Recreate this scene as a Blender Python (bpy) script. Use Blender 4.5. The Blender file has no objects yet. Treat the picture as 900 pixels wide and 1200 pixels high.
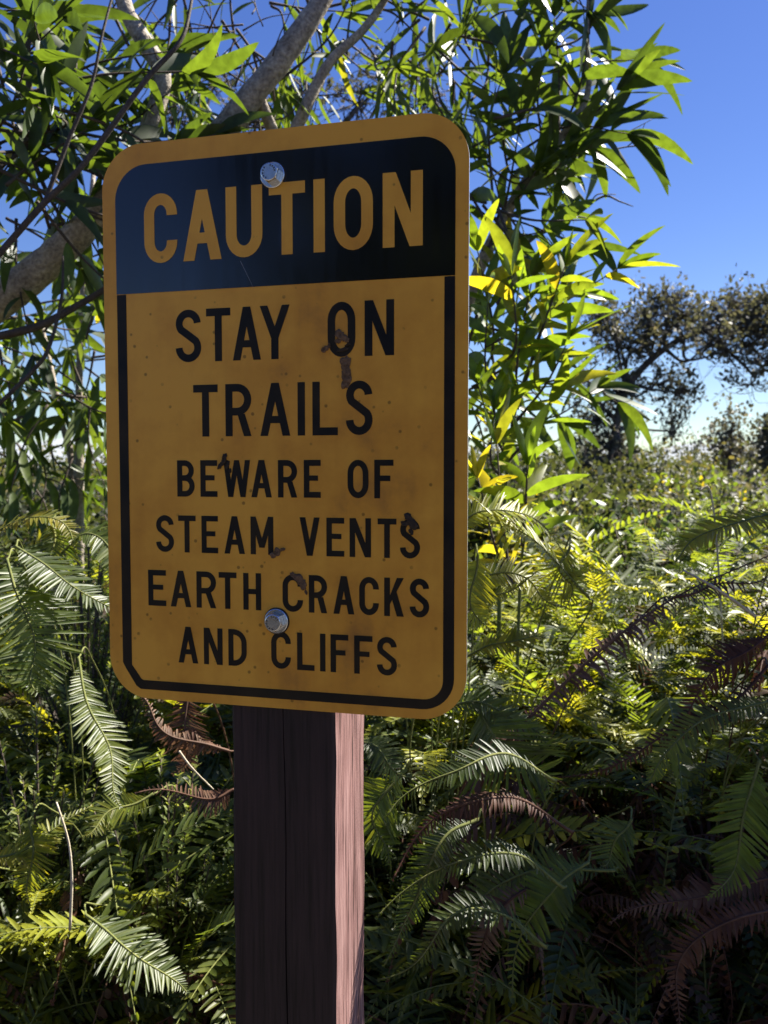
import bpy, math, random
import numpy as np
from mathutils import Vector, Matrix

C = bpy.context.scene
PI = math.pi
R = math.radians
rng = np.random.default_rng(11)
random.seed(11)

# ------------------------------------------------------------------ camera
PITCH = R(2.99)
EYE = np.array([0.0, 0.0, 1.5])
cam_d = bpy.data.cameras.new('camera')
cam = bpy.data.objects.new('camera', cam_d)
C.collection.objects.link(cam)
cam.location = EYE
cam.rotation_euler = (PI / 2 - PITCH, 0, 0)
cam_d.sensor_fit = 'VERTICAL'
cam_d.sensor_height = 34.6
cam_d.sensor_width = 34.6
cam_d.lens = 28.0
cam_d.clip_start = 0.02
cam_d.clip_end = 3000
cam_d.dof.use_dof = True
cam_d.dof.focus_distance = 0.70
cam_d.dof.aperture_fstop = 13.0
C.camera = cam

# ------------------------------------------------------------------ sky and sun
SUN_EL, SUN_AZ = R(51), R(54)            # azimuth measured from straight ahead towards the right
world = bpy.data.worlds.new('World')
C.world = world
world.use_nodes = True
wt = world.node_tree
wt.nodes.clear()
w_out = wt.nodes.new('ShaderNodeOutputWorld')
w_bg = wt.nodes.new('ShaderNodeBackground')
sky = wt.nodes.new('ShaderNodeTexSky')
sky.sky_type = 'NISHITA'
sky.sun_disc = False
sky.sun_elevation = SUN_EL
sky.sun_rotation = SUN_AZ
sky.air_density = 1.0
sky.dust_density = 0.1
sky.ozone_density = 4.0
w_bg.inputs['Strength'].default_value = 0.05
# low bank of white cloud on the horizon
w_tc = wt.nodes.new('ShaderNodeTexCoord')
w_map = wt.nodes.new('ShaderNodeMapping')
w_map.inputs['Scale'].default_value = (5, 5, 16)
w_no = wt.nodes.new('ShaderNodeTexNoise')
w_no.inputs['Scale'].default_value = 1.6
w_no.inputs['Detail'].default_value = 6
w_sep = wt.nodes.new('ShaderNodeSeparateXYZ')
w_band = wt.nodes.new('ShaderNodeMapRange')
w_band.inputs['From Min'].default_value = 0.075
w_band.inputs['From Max'].default_value = 0.0
w_mul = wt.nodes.new('ShaderNodeMath'); w_mul.operation = 'ADD'
w_ramp = wt.nodes.new('ShaderNodeValToRGB')
w_ramp.color_ramp.elements[0].position = 0.98
w_ramp.color_ramp.elements[1].position = 1.16 if False else 1.0
w_half = wt.nodes.new('ShaderNodeMath'); w_half.operation = 'MULTIPLY'; w_half.inputs[1].default_value = 0.86
w_mix = wt.nodes.new('ShaderNodeMix'); w_mix.data_type = 'RGBA'
w_mix.inputs['B'].default_value = (6.0, 6.3, 6.8, 1)
L = wt.links.new
L(w_tc.outputs['Generated'], w_map.inputs['Vector'])
L(w_map.outputs['Vector'], w_no.inputs['Vector'])
L(w_tc.outputs['Generated'], w_sep.inputs[0])
L(w_sep.outputs['Z'], w_band.inputs['Value'])
L(w_band.outputs['Result'], w_mul.inputs[0])
L(w_no.outputs['Fac'], w_mul.inputs[1])
L(w_mul.outputs[0], w_half.inputs[0])
L(w_half.outputs[0], w_ramp.inputs['Fac'])
L(w_ramp.outputs['Color'], w_mix.inputs['Factor'])
w_hs = wt.nodes.new('ShaderNodeHueSaturation'); w_hs.inputs['Saturation'].default_value = 1.2; w_hs.inputs['Hue'].default_value = 0.52; w_hs.inputs['Value'].default_value = 0.86
L(sky.outputs['Color'], w_hs.inputs['Color'])
L(w_hs.outputs['Color'], w_mix.inputs['A'])
L(w_mix.outputs['Result'], w_bg.inputs['Color'])
L(w_bg.outputs[0], w_out.inputs['Surface'])

sun_d = bpy.data.lights.new('sun', 'SUN')
sun_d.energy = 5.0
sun_d.angle = R(0.5)
sun_d.color = (1.0, 0.95, 0.85)
sun = bpy.data.objects.new('sun', sun_d)
C.collection.objects.link(sun)
sdir = Vector((math.sin(SUN_AZ) * math.cos(SUN_EL), math.cos(SUN_AZ) * math.cos(SUN_EL), math.sin(SUN_EL)))
sun.rotation_euler = sdir.to_track_quat('Z', 'Y').to_euler()
sun.location = (3, 6, 8)

C.view_settings.view_transform = 'Standard'
C.view_settings.look = 'None'
C.view_settings.gamma = 1.0
C.view_settings.use_curve_mapping = False
C.view_settings.exposure = 1.72
C.cycles.max_bounces = 6
C.cycles.diffuse_bounces = 3
C.cycles.glossy_bounces = 2
C.cycles.transmission_bounces = 5
C.cycles.caustics_reflective = False
C.cycles.caustics_refractive = False
C.cycles.sample_clamp_indirect = 6.0


# ------------------------------------------------------------------ helpers
cP, sP = math.cos(PITCH), math.sin(PITCH)
def at(px, py, d):
    """point that shows at photo pixel (px, py), d metres in front of the lens"""
    X = (px - 450) / 971 * d
    Y = -(py - 600) / 971 * d
    return np.array([X, d * cP + Y * sP, EYE[2] - d * sP + Y * cP])

def smooth(a, b, x):
    t = np.clip((x - a) / (b - a), 0, 1)
    return t * t * (3 - 2 * t)

def ground_h(x, y):
    x = np.asarray(x, float); y = np.asarray(y, float)
    side = smooth(-0.5, 0.6, x)
    h = (0.60 + 0.08 * side) * smooth(0.60, 0.98, y) + 0.15 * smooth(1.1, 2.3, y) - 0.10 * smooth(3.5, 6.0, y)
    h = h + 0.05 * np.sin(x * 2.3 + 1.0) * np.sin(y * 1.9) * smooth(0.6, 1.5, y)
    far = smooth(6, 40, np.hypot(x, y))
    return h + far * 0.5 * np.sin(x * 0.031 + 0.6) * np.sin(y * 0.027)

def nrm(v):
    v = np.asarray(v, float)
    return v / max(np.linalg.norm(v), 1e-9)

def basis(d, n):
    x = nrm(d)
    z = np.asarray(n, float) - np.dot(n, x) * x
    if np.linalg.norm(z) < 1e-4:
        z = np.cross(x, [0.31, 0.9, 0.17])
    z = nrm(z)
    y = np.cross(z, x)
    return np.stack([x, y, z], 1)

def catmull(P, n):
    P = np.asarray(P, float)
    if len(P) == 2:
        t = np.linspace(0, 1, n)[:, None]
        return P[0] * (1 - t) + P[1] * t
    Q = np.vstack([2 * P[0] - P[1], P, 2 * P[-1] - P[-2]])
    m = len(P) - 1
    out = []
    for s in np.linspace(0, m, n):
        i = min(int(s), m - 1); t = s - i
        a, b, c, d = Q[i], Q[i + 1], Q[i + 2], Q[i + 3]
        out.append(0.5 * ((2 * b) + (-a + c) * t + (2 * a - 5 * b + 4 * c - d) * t * t + (-a + 3 * b - 3 * c + d) * t ** 3))
    return np.array(out)

def tangents(P):
    T = np.gradient(P, axis=0)
    return T / np.maximum(np.linalg.norm(T, axis=1, keepdims=True), 1e-9)

class MB:
    """collects verts and faces; build() links them as ONE mesh object"""
    def __init__(s):
        s.v = []; s.f = []; s.t = []; s.m = []; s.n = 0
    def add(s, verts, faces, tint=0.5, mi=0):
        verts = np.asarray(verts, float)
        s.v.append(verts)
        n = s.n
        for f in faces:
            s.f.append(tuple(i + n for i in f))
        s.t.extend([tint] * len(faces)); s.m.extend([mi] * len(faces))
        s.n += len(verts)
    def tube(s, P, r, sides=6, tint=0.5, mi=0, wob=0.0):
        P = np.asarray(P, float); k = len(P)
        r = np.broadcast_to(np.asarray(r, float), (k,))
        T = tangents(P)
        u = np.cross(T[0], [0, 0, 1]); 
        if np.linalg.norm(u) < 1e-3: u = np.cross(T[0], [1, 0, 0])
        u = nrm(u); V = []
        an = np.arange(sides) * 2 * PI / sides
        for i in range(k):
            u = nrm(u - np.dot(u, T[i]) * T[i]); w = np.cross(T[i], u)
            rr = r[i] * (1 + wob * rng.uniform(-1, 1, sides))
            V.append(P[i] + rr[:, None] * (np.cos(an)[:, None] * u + np.sin(an)[:, None] * w))
        V = np.vstack(V); F = []
        for i in range(k - 1):
            for j in range(sides):
                a = i * sides + j; b = i * sides + (j + 1) % sides
                F.append((a, b, b + sides, a + sides))
        F.append(tuple(range(sides - 1, -1, -1))); F.append(tuple((k - 1) * sides + j for j in range(sides)))
        s.add(V, F, tint, mi)
    def build(s, name, mats, parent=None, smooth_shade=True):
        me = bpy.data.meshes.new(name)
        V = np.vstack(s.v) if s.v else np.zeros((0, 3))
        me.from_pydata(V.tolist(), [], s.f)
        if not isinstance(mats, (list, tuple)): mats = [mats]
        for m in mats: me.materials.append(m)
        me.polygons.foreach_set('material_index', np.array(s.m, np.int32))
        me.polygons.foreach_set('use_smooth', np.full(len(s.f), smooth_shade))
        a = me.attributes.new('tint', 'FLOAT', 'FACE')
        a.data.foreach_set('value', np.array(s.t, np.float32))
        me.update()
        o = bpy.data.objects.new(name, me)
        C.collection.objects.link(o)
        if parent is not None:
            o.parent = parent
            o.matrix_parent_inverse = Matrix.Identity(4)
        return o

def tag(o, label=None, cat=None, group=None, kind=None):
    if label: o['label'] = label
    if cat: o['category'] = cat
    if group: o['group'] = group
    if kind: o['kind'] = kind
    return o

def empty(name, loc=(0, 0, 0), rz=0.0):
    o = bpy.data.objects.new(name, None)
    o.empty_display_size = 0.05
    o.location = loc; o.rotation_euler = (0, 0, rz)
    C.collection.objects.link(o)
    return o

# ------------------------------------------------------------------ materials
def mat(name):
    m = bpy.data.materials.new(name); m.use_nodes = True
    nt = m.node_tree; nt.nodes.clear()
    out = nt.nodes.new('ShaderNodeOutputMaterial')
    return m, nt, out

def node(nt, kind, **kw):
    n = nt.nodes.new(kind)
    for k, v in kw.items():
        if k in n.inputs: n.inputs[k].default_value = v
        else: setattr(n, k, v)
    return n

def ramp(nt, stops):
    r = nt.nodes.new('ShaderNodeValToRGB')
    e = r.color_ramp.elements
    while len(e) < len(stops): e.new(0.5)
    for i, (p, c) in enumerate(stops):
        e[i].position = p
        e[i].color = (c[0], c[1], c[2], 1) if not isinstance(c, (int, float)) else (c, c, c, 1)
    return r

def leaf_mat(name, stops, trans, rough=0.36, tmix=0.45, rnd=0.35, spec=0.5):
    """leaf: glossy front plus light through the blade; hue drifts per face ('tint') and per plant"""
    m, nt, out = mat(name); L = nt.links.new
    at_ = node(nt, 'ShaderNodeAttribute', attribute_name='tint')
    oi = node(nt, 'ShaderNodeObjectInfo')
    mr = node(nt, 'ShaderNodeMapRange'); mr.inputs['To Min'].default_value = -rnd / 2; mr.inputs['To Max'].default_value = rnd / 2
    L(oi.outputs['Random'], mr.inputs['Value'])
    ad = node(nt, 'ShaderNodeMath', operation='ADD')
    L(at_.outputs['Fac'], ad.inputs[0]); L(mr.outputs[0], ad.inputs[1])
    r = ramp(nt, stops); L(ad.outputs[0], r.inputs['Fac'])
    tc = node(nt, 'ShaderNodeTexCoord')
    no = node(nt, 'ShaderNodeTexNoise', Scale=60.0, Detail=3.0)
    L(tc.outputs['Object'], no.inputs['Vector'])
    hv = node(nt, 'ShaderNodeHueSaturation')
    mv = node(nt, 'ShaderNodeMapRange'); mv.inputs['From Min'].default_value = .3; mv.inputs['From Max'].default_value = .7
    mv.inputs['To Min'].default_value = .72; mv.inputs['To Max'].default_value = 1.25
    L(no.outputs['Fac'], mv.inputs['Value']); L(mv.outputs[0], hv.inputs['Value']); L(r.outputs['Color'], hv.inputs['Color'])
    p = node(nt, 'ShaderNodeBsdfPrincipled', Roughness=rough)
    p.inputs['Specular IOR Level'].default_value = spec
    L(hv.outputs['Color'], p.inputs['Base Color'])
    tr = node(nt, 'ShaderNodeBsdfTranslucent')
    mx = node(nt, 'ShaderNodeMix', data_type='RGBA', blend_type='MULTIPLY'); mx.inputs['Factor'].default_value = 1.0
    sc = node(nt, 'ShaderNodeMix', data_type='RGBA', blend_type='MULTIPLY'); sc.inputs['Factor'].default_value = 1.0
    L(hv.outputs['Color'], sc.inputs['A']); sc.inputs['B'].default_value = (trans[0], trans[1], trans[2], 1)
    L(sc.outputs['Result'], tr.inputs['Color'])
    ms = node(nt, 'ShaderNodeMixShader'); ms.inputs['Fac'].default_value = tmix
    L(p.outputs[0], ms.inputs[1]); L(tr.outputs[0], ms.inputs[2]); L(ms.outputs[0], out.inputs['Surface'])
    return m

M = {}
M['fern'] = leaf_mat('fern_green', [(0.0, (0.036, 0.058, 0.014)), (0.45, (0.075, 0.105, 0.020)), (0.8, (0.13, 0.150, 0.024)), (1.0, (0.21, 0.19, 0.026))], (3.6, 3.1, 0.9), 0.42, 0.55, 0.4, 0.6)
M['fern_yellow'] = leaf_mat('fern_yellow', [(0.0, (0.19, 0.24, 0.025)), (1.0, (0.31, 0.29, 0.03))], (2.3, 2.0, 0.7), 0.4, 0.5, 0.3)
M['fern_dry'] = leaf_mat('fern_dry', [(0.0, (0.050, 0.024, 0.015)), (0.5, (0.105, 0.045, 0.028)), (1.0, (0.20, 0.13, 0.08))], (1.3, 1.1, 0.9), 0.6, 0.22, 0.5, 0.25)
M['koa'] = leaf_mat('koa_leaf', [(0.0, (0.026, 0.046, 0.012)), (0.5, (0.054, 0.088, 0.016)), (0.85, (0.10, 0.135, 0.020)), (1.0, (0.28, 0.23, 0.024))], (2.9, 2.6, 0.8), 0.46, 0.44, 0.1, 0.6)
M['koa_young'] = leaf_mat('koa_young_leaf', [(0.0, (0.050, 0.092, 0.014)), (0.6, (0.095, 0.145, 0.020)), (1.0, (0.29, 0.25, 0.026))], (2.9, 2.6, 0.8), 0.36, 0.5, 0.1)
M['ohia'] = leaf_mat('ohia_leaf', [(0.0, (0.046, 0.050, 0.036)), (0.6, (0.088, 0.090, 0.062)), (1.0, (0.15, 0.13, 0.09))], (1.7, 1.6, 1.0), 0.55, 0.34, 0.2)
M['heath'] = leaf_mat('heath_leaf', [(0.0, (0.07, 0.11, 0.035)), (0.6, (0.14, 0.18, 0.05)), (1.0, (0.24, 0.25, 0.08))], (2.0, 2.0, 0.9), 0.4, 0.4, 0.2)
M['shrub'] = leaf_mat('shrub_leaf', [(0.0, (0.026, 0.034, 0.016)), (0.6, (0.064, 0.074, 0.028)), (1.0, (0.15, 0.125, 0.055))], (2.2, 2.1, 0.9), 0.55, 0.38, 0.35, 0.3)

def bark_mat(name, c0, c1, scale=18, bump=0.5):
    m, nt, out = mat(name); L = nt.links.new
    tc = node(nt, 'ShaderNodeTexCoord')
    n1 = node(nt, 'ShaderNodeTexNoise', Scale=float(scale), Detail=8.0, Roughness=0.65)
    n2 = node(nt, 'ShaderNodeTexNoise', Scale=float(scale) * 6, Detail=4.0)
    L(tc.outputs['Object'], n1.inputs['Vector']); L(tc.outputs['Object'], n2.inputs['Vector'])
    ad = node(nt, 'ShaderNodeMath', operation='MULTIPLY'); L(n1.outputs['Fac'], ad.inputs[0]); L(n2.outputs['Fac'], ad.inputs[1])
    r = ramp(nt, [(0.12, c0), (0.42, c1)]); L(ad.outputs[0], r.inputs['Fac'])
    p = node(nt, 'ShaderNodeBsdfPrincipled', Roughness=0.8); p.inputs['Specular IOR Level'].default_value = 0.25
    L(r.outputs['Color'], p.inputs['Base Color'])
    b = node(nt, 'ShaderNodeBump', Strength=bump, Distance=0.006); L(ad.outputs[0], b.inputs['Height']); L(b.outputs[0], p.inputs['Normal'])
    L(p.outputs[0], out.inputs['Surface'])
    return m
M['bark'] = bark_mat('koa_bark', (0.15, 0.12, 0.095), (0.56, 0.48, 0.38), 24, 1.0)
M['twig'] = bark_mat('twig_bark', (0.045, 0.034, 0.028), (0.13, 0.10, 0.08), 60, 0.3)
M['stem_green'] = bark_mat('fern_stalk', (0.10, 0.12, 0.03), (0.20, 0.20, 0.06), 40, 0.2)
M['ohia_bark'] = bark_mat('ohia_bark', (0.06, 0.05, 0.045), (0.17, 0.15, 0.13), 10, 0.5)
M['straw'] = bark_mat('straw', (0.40, 0.33, 0.22), (0.62, 0.55, 0.42), 40, 0.2)
M['soil'] = bark_mat('soil', (0.014, 0.011, 0.009), (0.05, 0.038, 0.028), 6, 0.8)
M['gravel'] = bark_mat('trail_gravel', (0.065, 0.056, 0.044), (0.16, 0.137, 0.108), 40, 0.8)
M['rock'] = bark_mat('lava_rock', (0.020, 0.020, 0.022), (0.075, 0.075, 0.08), 7, 1.0)
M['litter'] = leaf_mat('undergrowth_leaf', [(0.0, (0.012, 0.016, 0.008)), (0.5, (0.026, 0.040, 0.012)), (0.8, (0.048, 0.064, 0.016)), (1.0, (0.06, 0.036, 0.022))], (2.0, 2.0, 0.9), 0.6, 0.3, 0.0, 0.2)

def sign_yellow():
    m, nt, out = mat('sign_yellow'); L = nt.links.new
    tc = node(nt, 'ShaderNodeTexCoord')
    n1 = node(nt, 'ShaderNodeTexNoise', Scale=22.0, Detail=6.0, Roughness=0.6)
    n2 = node(nt, 'ShaderNodeTexNoise', Scale=5.0, Detail=4.0)
    mp = node(nt, 'ShaderNodeMapping'); mp.inputs['Scale'].default_value = (60, 60, 5)
    n4 = node(nt, 'ShaderNodeTexNoise', Scale=1.0, Detail=4.0)
    n3 = node(nt, 'ShaderNodeTexVoronoi', Scale=95.0)
    for n in (n1, n2, n3): L(tc.outputs['Object'], n.inputs['Vector'])
    L(tc.outputs['Object'], mp.inputs['Vector']); L(mp.outputs[0], n4.inputs['Vector'])
    a = node(nt, 'ShaderNodeMath', operation='ADD'); L(n1.outputs['Fac'], a.inputs[0]); L(n2.outputs['Fac'], a.inputs[1])
    a2 = node(nt, 'ShaderNodeMath', operation='MULTIPLY_ADD'); a2.inputs[1].default_value = 0.35
    L(n4.outputs['Fac'], a2.inputs[0]); L(a.outputs[0], a2.inputs[2])
    r = ramp(nt, [(0.34, (0.36, 0.150, 0.030)), (0.46, (0.66, 0.290, 0.032)), (0.60, (0.80, 0.385, 0.046))])
    mm = node(nt, 'ShaderNodeMath', operation='MULTIPLY'); mm.inputs[1].default_value = 0.46; L(a2.outputs[0], mm.inputs[0])
    L(mm.outputs[0], r.inputs['Fac'])
    sp = ramp(nt, [(0.10, 0.45), (0.16, 1.0)]); L(n3.outputs['Distance'], sp.inputs['Fac'])
    # only some of the specks
    n5 = node(nt, 'ShaderNodeTexNoise', Scale=30.0, Detail=1.0); L(tc.outputs['Object'], n5.inputs['Vector'])
    r5 = ramp(nt, [(0.50, 0.0), (0.57, 1.0)]); L(n5.outputs['Fac'], r5.inputs['Fac'])
    mx = node(nt, 'ShaderNodeMix', data_type='RGBA', blend_type='MULTIPLY')
    L(r5.outputs['Color'], mx.inputs['Factor']); L(r.outputs['Color'], mx.inputs['A']); L(sp.outputs['Color'], mx.inputs['B'])
    p = node(nt, 'ShaderNodeBsdfPrincipled', Roughness=0.42); p.inputs['Specular IOR Level'].default_value = 0.35
    L(mx.outputs['Result'], p.inputs['Base Color'])
    b = node(nt, 'ShaderNodeBump', Strength=0.06, Distance=0.001); L(n1.outputs['Fac'], b.inputs['Height']); L(b.outputs[0], p.inputs['Normal'])
    L(p.outputs[0], out.inputs['Surface'])
    return m
M['yellow'] = sign_yellow()

def sign_black(name, rough, ghost, gloss=0.4):
    m, nt, out = mat(name); L = nt.links.new
    tc = node(nt, 'ShaderNodeTexCoord')
    n1 = node(nt, 'ShaderNodeTexNoise', Scale=30.0, Detail=6.0); L(tc.outputs['Object'], n1.inputs['Vector'])
    mp = node(nt, 'ShaderNodeMapping'); mp.inputs['Scale'].default_value = (160, 160, 9); L(tc.outputs['Object'], mp.inputs['Vector'])
    n2 = node(nt, 'ShaderNodeTexNoise', Scale=1.0, Detail=3.0); L(mp.outputs[0], n2.inputs['Vector'])
    r = ramp(nt, [(0.3, (0.004, 0.004, 0.005)), (0.75, ghost)]); L(n1.outputs['Fac'], r.inputs['Fac'])
    rr = node(nt, 'ShaderNodeMapRange'); rr.inputs['To Min'].default_value = rough - 0.06; rr.inputs['To Max'].default_value = rough + 0.14
    L(n2.outputs['Fac'], rr.inputs['Value'])
    p = node(nt, 'ShaderNodeBsdfPrincipled', Roughness=rough); p.inputs['Specular IOR Level'].default_value = gloss
    L(r.outputs['Color'], p.inputs['Base Color']); L(rr.outputs[0], p.inputs['Roughness'])
    L(p.outputs[0], out.inputs['Surface'])
    return m
M['band'] = sign_black('sign_black_band', 0.10, (0.004, 0.004, 0.005), 0.7)
M['black'] = sign_black('sign_black', 0.42, (0.030, 0.020, 0.010), 0.22)

def simple(name, col, rough=0.5, metal=0.0, bump=0.0, scale=80.0, var=0.25):
    m, nt, out = mat(name); L = nt.links.new
    tc = node(nt, 'ShaderNodeTexCoord')
    n = node(nt, 'ShaderNodeTexNoise', Scale=scale, Detail=5.0); L(tc.outputs['Object'], n.inputs['Vector'])
    r = ramp(nt, [(0.3, tuple(c * (1 - var) for c in col)), (0.7, tuple(min(1, c * (1 + var)) for c in col))]); L(n.outputs['Fac'], r.inputs['Fac'])
    p = node(nt, 'ShaderNodeBsdfPrincipled', Roughness=rough, Metallic=metal); L(r.outputs['Color'], p.inputs['Base Color'])
    if bump:
        b = node(nt, 'ShaderNodeBump', Strength=bump, Distance=0.002); L(n.outputs['Fac'], b.inputs['Height']); L(b.outputs[0], p.inputs['Normal'])
    L(p.outputs[0], out.inputs['Surface'])
    return m
M['alu'] = simple('aluminium_edge', (0.75, 0.74, 0.72), 0.35, 0.9, 0.1, 200.0, 0.15)
M['zinc'] = simple('zinc_bolt', (0.66, 0.67, 0.70), 0.25, 0.95, 0.03, 200.0, 0.1)
M['mark'] = simple('bolt_mark', (0.10, 0.10, 0.11), 0.5, 0.6)
M['mud'] = simple('dried_mud', (0.15, 0.085, 0.045), 0.9, 0.0, 0.6, 420.0, 0.5)
M['soot'] = simple('dark_stain', (0.035, 0.020, 0.010), 0.8, 0.0, 0.4, 300.0, 0.5)
M['scratch'] = simple('scratch', (0.20, 0.20, 0.21), 0.5, 0.0)

def wood_mat(name, cs, bump):
    m, nt, out = mat(name); L = nt.links.new
    tc = node(nt, 'ShaderNodeTexCoord')
    mp = node(nt, 'ShaderNodeMapping'); mp.inputs['Scale'].default_value = (170, 170, 6); L(tc.outputs['Object'], mp.inputs['Vector'])
    n1 = node(nt, 'ShaderNodeTexNoise', Scale=1.0, Detail=6.0, Roughness=0.65); L(mp.outputs[0], n1.inputs['Vector'])
    mp2 = node(nt, 'ShaderNodeMapping'); mp2.inputs['Scale'].default_value = (420, 420, 22); L(tc.outputs['Object'], mp2.inputs['Vector'])
    n2 = node(nt, 'ShaderNodeTexNoise', Scale=1.0, Detail=3.0); L(mp2.outputs[0], n2.inputs['Vector'])
    n3 = node(nt, 'ShaderNodeTexNoise', Scale=9.0, Detail=3.0); L(tc.outputs['Object'], n3.inputs['Vector'])
    a = node(nt, 'ShaderNodeMath', operation='MULTIPLY_ADD'); a.inputs[1].default_value = 0.5; L(n2.outputs['Fac'], a.inputs[0]); L(n1.outputs['Fac'], a.inputs[2])
    r = ramp(nt, [(0.60, cs[0]), (0.70, cs[1]), (0.90, cs[2])]); L(a.outputs[0], r.inputs['Fac'])
    mx = node(nt, 'ShaderNodeMix', data_type='RGBA', blend_type='MULTIPLY'); mx.inputs['Factor'].default_value = 0.6
    r3 = ramp(nt, [(0.3, 0.6), (0.7, 1.1)]); L(n3.outputs['Fac'], r3.inputs['Fac'])
    L(r.outputs['Color'], mx.inputs['A']); L(r3.outputs['Color'], mx.inputs['B'])
    p = node(nt, 'ShaderNodeBsdfPrincipled', Roughness=0.62); p.inputs['Specular IOR Level'].default_value = 0.3
    L(mx.outputs['Result'], p.inputs['Base Color'])
    b = node(nt, 'ShaderNodeBump', Strength=bump, Distance=0.0024); L(a.outputs[0], b.inputs['Height']); L(b.outputs[0], p.inputs['Normal'])
    L(p.outputs[0], out.inputs['Surface'])
    return m
M['wood'] = wood_mat('brown_painted_wood', ((0.014, 0.008, 0.008), (0.026, 0.0145, 0.015), (0.040, 0.022, 0.022)), 0.35)  # front: same paint, its shade put into a darker colour
M['wood_faded'] = wood_mat('weathered_paint', ((0.035, 0.018, 0.016), (0.22, 0.115, 0.103), (0.36, 0.215, 0.195)), 1.0)   # sun side: bleached open grain, plus sunlight painted into the paler colour

# ------------------------------------------------------------------ ground
def build_ground():
    g = np.concatenate([-np.geomspace(900, 4, 26), np.linspace(-3.5, 6, 60), np.geomspace(6.8, 900, 28)])
    gx = np.concatenate([-np.geomspace(900, 4, 26), np.linspace(-3.5, 3.5, 50), np.geomspace(4, 900, 26)])
    X, Y = np.meshgrid(gx, g)
    Z = ground_h(X, Y)
    m = MB(); nx = len(gx)
    F = [(j * nx + i, j * nx + i + 1, (j + 1) * nx + i + 1, (j + 1) * nx + i) for j in range(len(g) - 1) for i in range(nx - 1)]
    m.add(np.stack([X.ravel(), Y.ravel(), Z.ravel()], 1), F)
    o = m.build('ground', M['soil'])
    tag(o, 'dark soil slope rising under the ferns', 'ground', kind='structure')
build_ground()

def build_bounce_path():
    """the gravel trail the picture is taken from; its sunlit surface throws warm light on the sign"""
    xs = np.linspace(-9, 9, 60); ys = np.linspace(-2.6, .42, 16)
    X, Y = np.meshgrid(xs, ys)
    Y = Y + .10 * np.sin(X * 1.7) + .06 * np.sin(X * 4.1 + 1)
    Z = np.maximum(ground_h(X, Y), 0) + .012
    m = MB(); nx = 60
    m.add(np.stack([X.ravel(), Y.ravel(), Z.ravel()], 1), [(j * nx + i, j * nx + i + 1, (j + 1) * nx + i + 1, (j + 1) * nx + i) for j in range(15) for i in range(nx - 1)])
    tag(m.build('path', M['gravel']), 'pale brown gravel trail in front of the sign', 'path', kind='structure')  # added out of view as a warm reflector for the sign
build_bounce_path()

# ------------------------------------------------------------------ the sign
SW, SH, ST = 0.3048, 0.4572, 0.0022
YAW = math.atan2(0.24543, 0.96931)
SC = np.array([-0.08497635, 0.0, 0.0])          # sign centre, filled in below
_c = np.array([-0.08497635, -0.06980944, 0.65701828])
SC = np.array([_c[0], _c[2] * cP - _c[1] * sP, EYE[2] - _c[2] * sP - _c[1] * cP])
POST_Z = float(ground_h(SC[0], SC[1]))
sign = empty('caution_sign', (SC[0], SC[1], POST_Z), -YAW)
tag(sign, 'yellow and black CAUTION sign bolted to a brown wooden post', 'sign')
Z0 = SC[2] - POST_Z - SH / 2                     # local height of the panel's lower edge

def sl(u, v, y=0.0):
    return (-SW / 2 + u * SW, y, Z0 + v * SH)

def S_uv(px, py):
    """photo pixel -> (u, v) on the panel's face"""
    d = at(px, py, 1.0) - EYE
    n = np.array([-math.sin(YAW), -math.cos(YAW), 0.0])
    t = np.dot(SC - EYE, n) / np.dot(d, n)
    q = EYE + d * t - SC
    return (np.dot(q, [math.cos(YAW), -math.sin(YAW), 0]) / SW + 0.5, q[2] / SH + 0.5)

def rrect(x0, x1, z0, z1, radii, seg=12):
    """outline, counter-clockwise seen from the front; radii = bl, br, tr, tl"""
    pts = []
    for (cx, cz, a0), r, n in (((x0, z0, PI), radii[0], seg), ((x1, z0, 1.5 * PI), radii[1], seg), ((x1, z1, 0), radii[2], seg), ((x0, z1, 0.5 * PI), radii[3], seg)):
        if r <= 0: pts.append((cx, cz)); continue
        sx = 1 if cx == x0 else -1; sz = 1 if cz == z0 else -1
        for k in range(n + 1):
            a = a0 + k / n * PI / 2
            pts.append((cx + sx * r + r * math.cos(a), cz + sz * r + r * math.sin(a)))
    return pts

def plate(pts, yf, yb, name, mats, parent):
    n = len(pts); m = MB()
    V = [(x, yf, z) for x, z in pts] + [(x, yb, z) for x, z in pts]
    m.add(V, [tuple(range(n))], 0.5, 0)
    m.f.append(tuple(range(2 * n - 1, n - 1, -1))); m.t.append(.5); m.m.append(len(mats) - 1)
    for i in range(n):
        j = (i + 1) % n
        m.f.append((i, n + i, n + j, j)); m.t.append(.5); m.m.append(len(mats) - 1)
    return m.build(name, mats, parent, False)

x0, x1, z0, z1 = -SW / 2, SW / 2, Z0, Z0 + SH
panel = plate(rrect(x0, x1, z0, z1, (0.036,) * 4, 16), 0.0, ST, 'sign_panel', [M['yellow'], M['alu']], sign)

hx0, hx1 = sl(0.0395, 0)[0], sl(0.967, 0)[0]
hz0, hz1 = sl(0, 0.737)[2], sl(0, 0.9628)[2]
plate(rrect(hx0, hx1, hz0, hz1, (0, 0, 0.027, 0.028), 14), -0.0003, -0.00005, 'header_band', [M['band']], panel)

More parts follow.
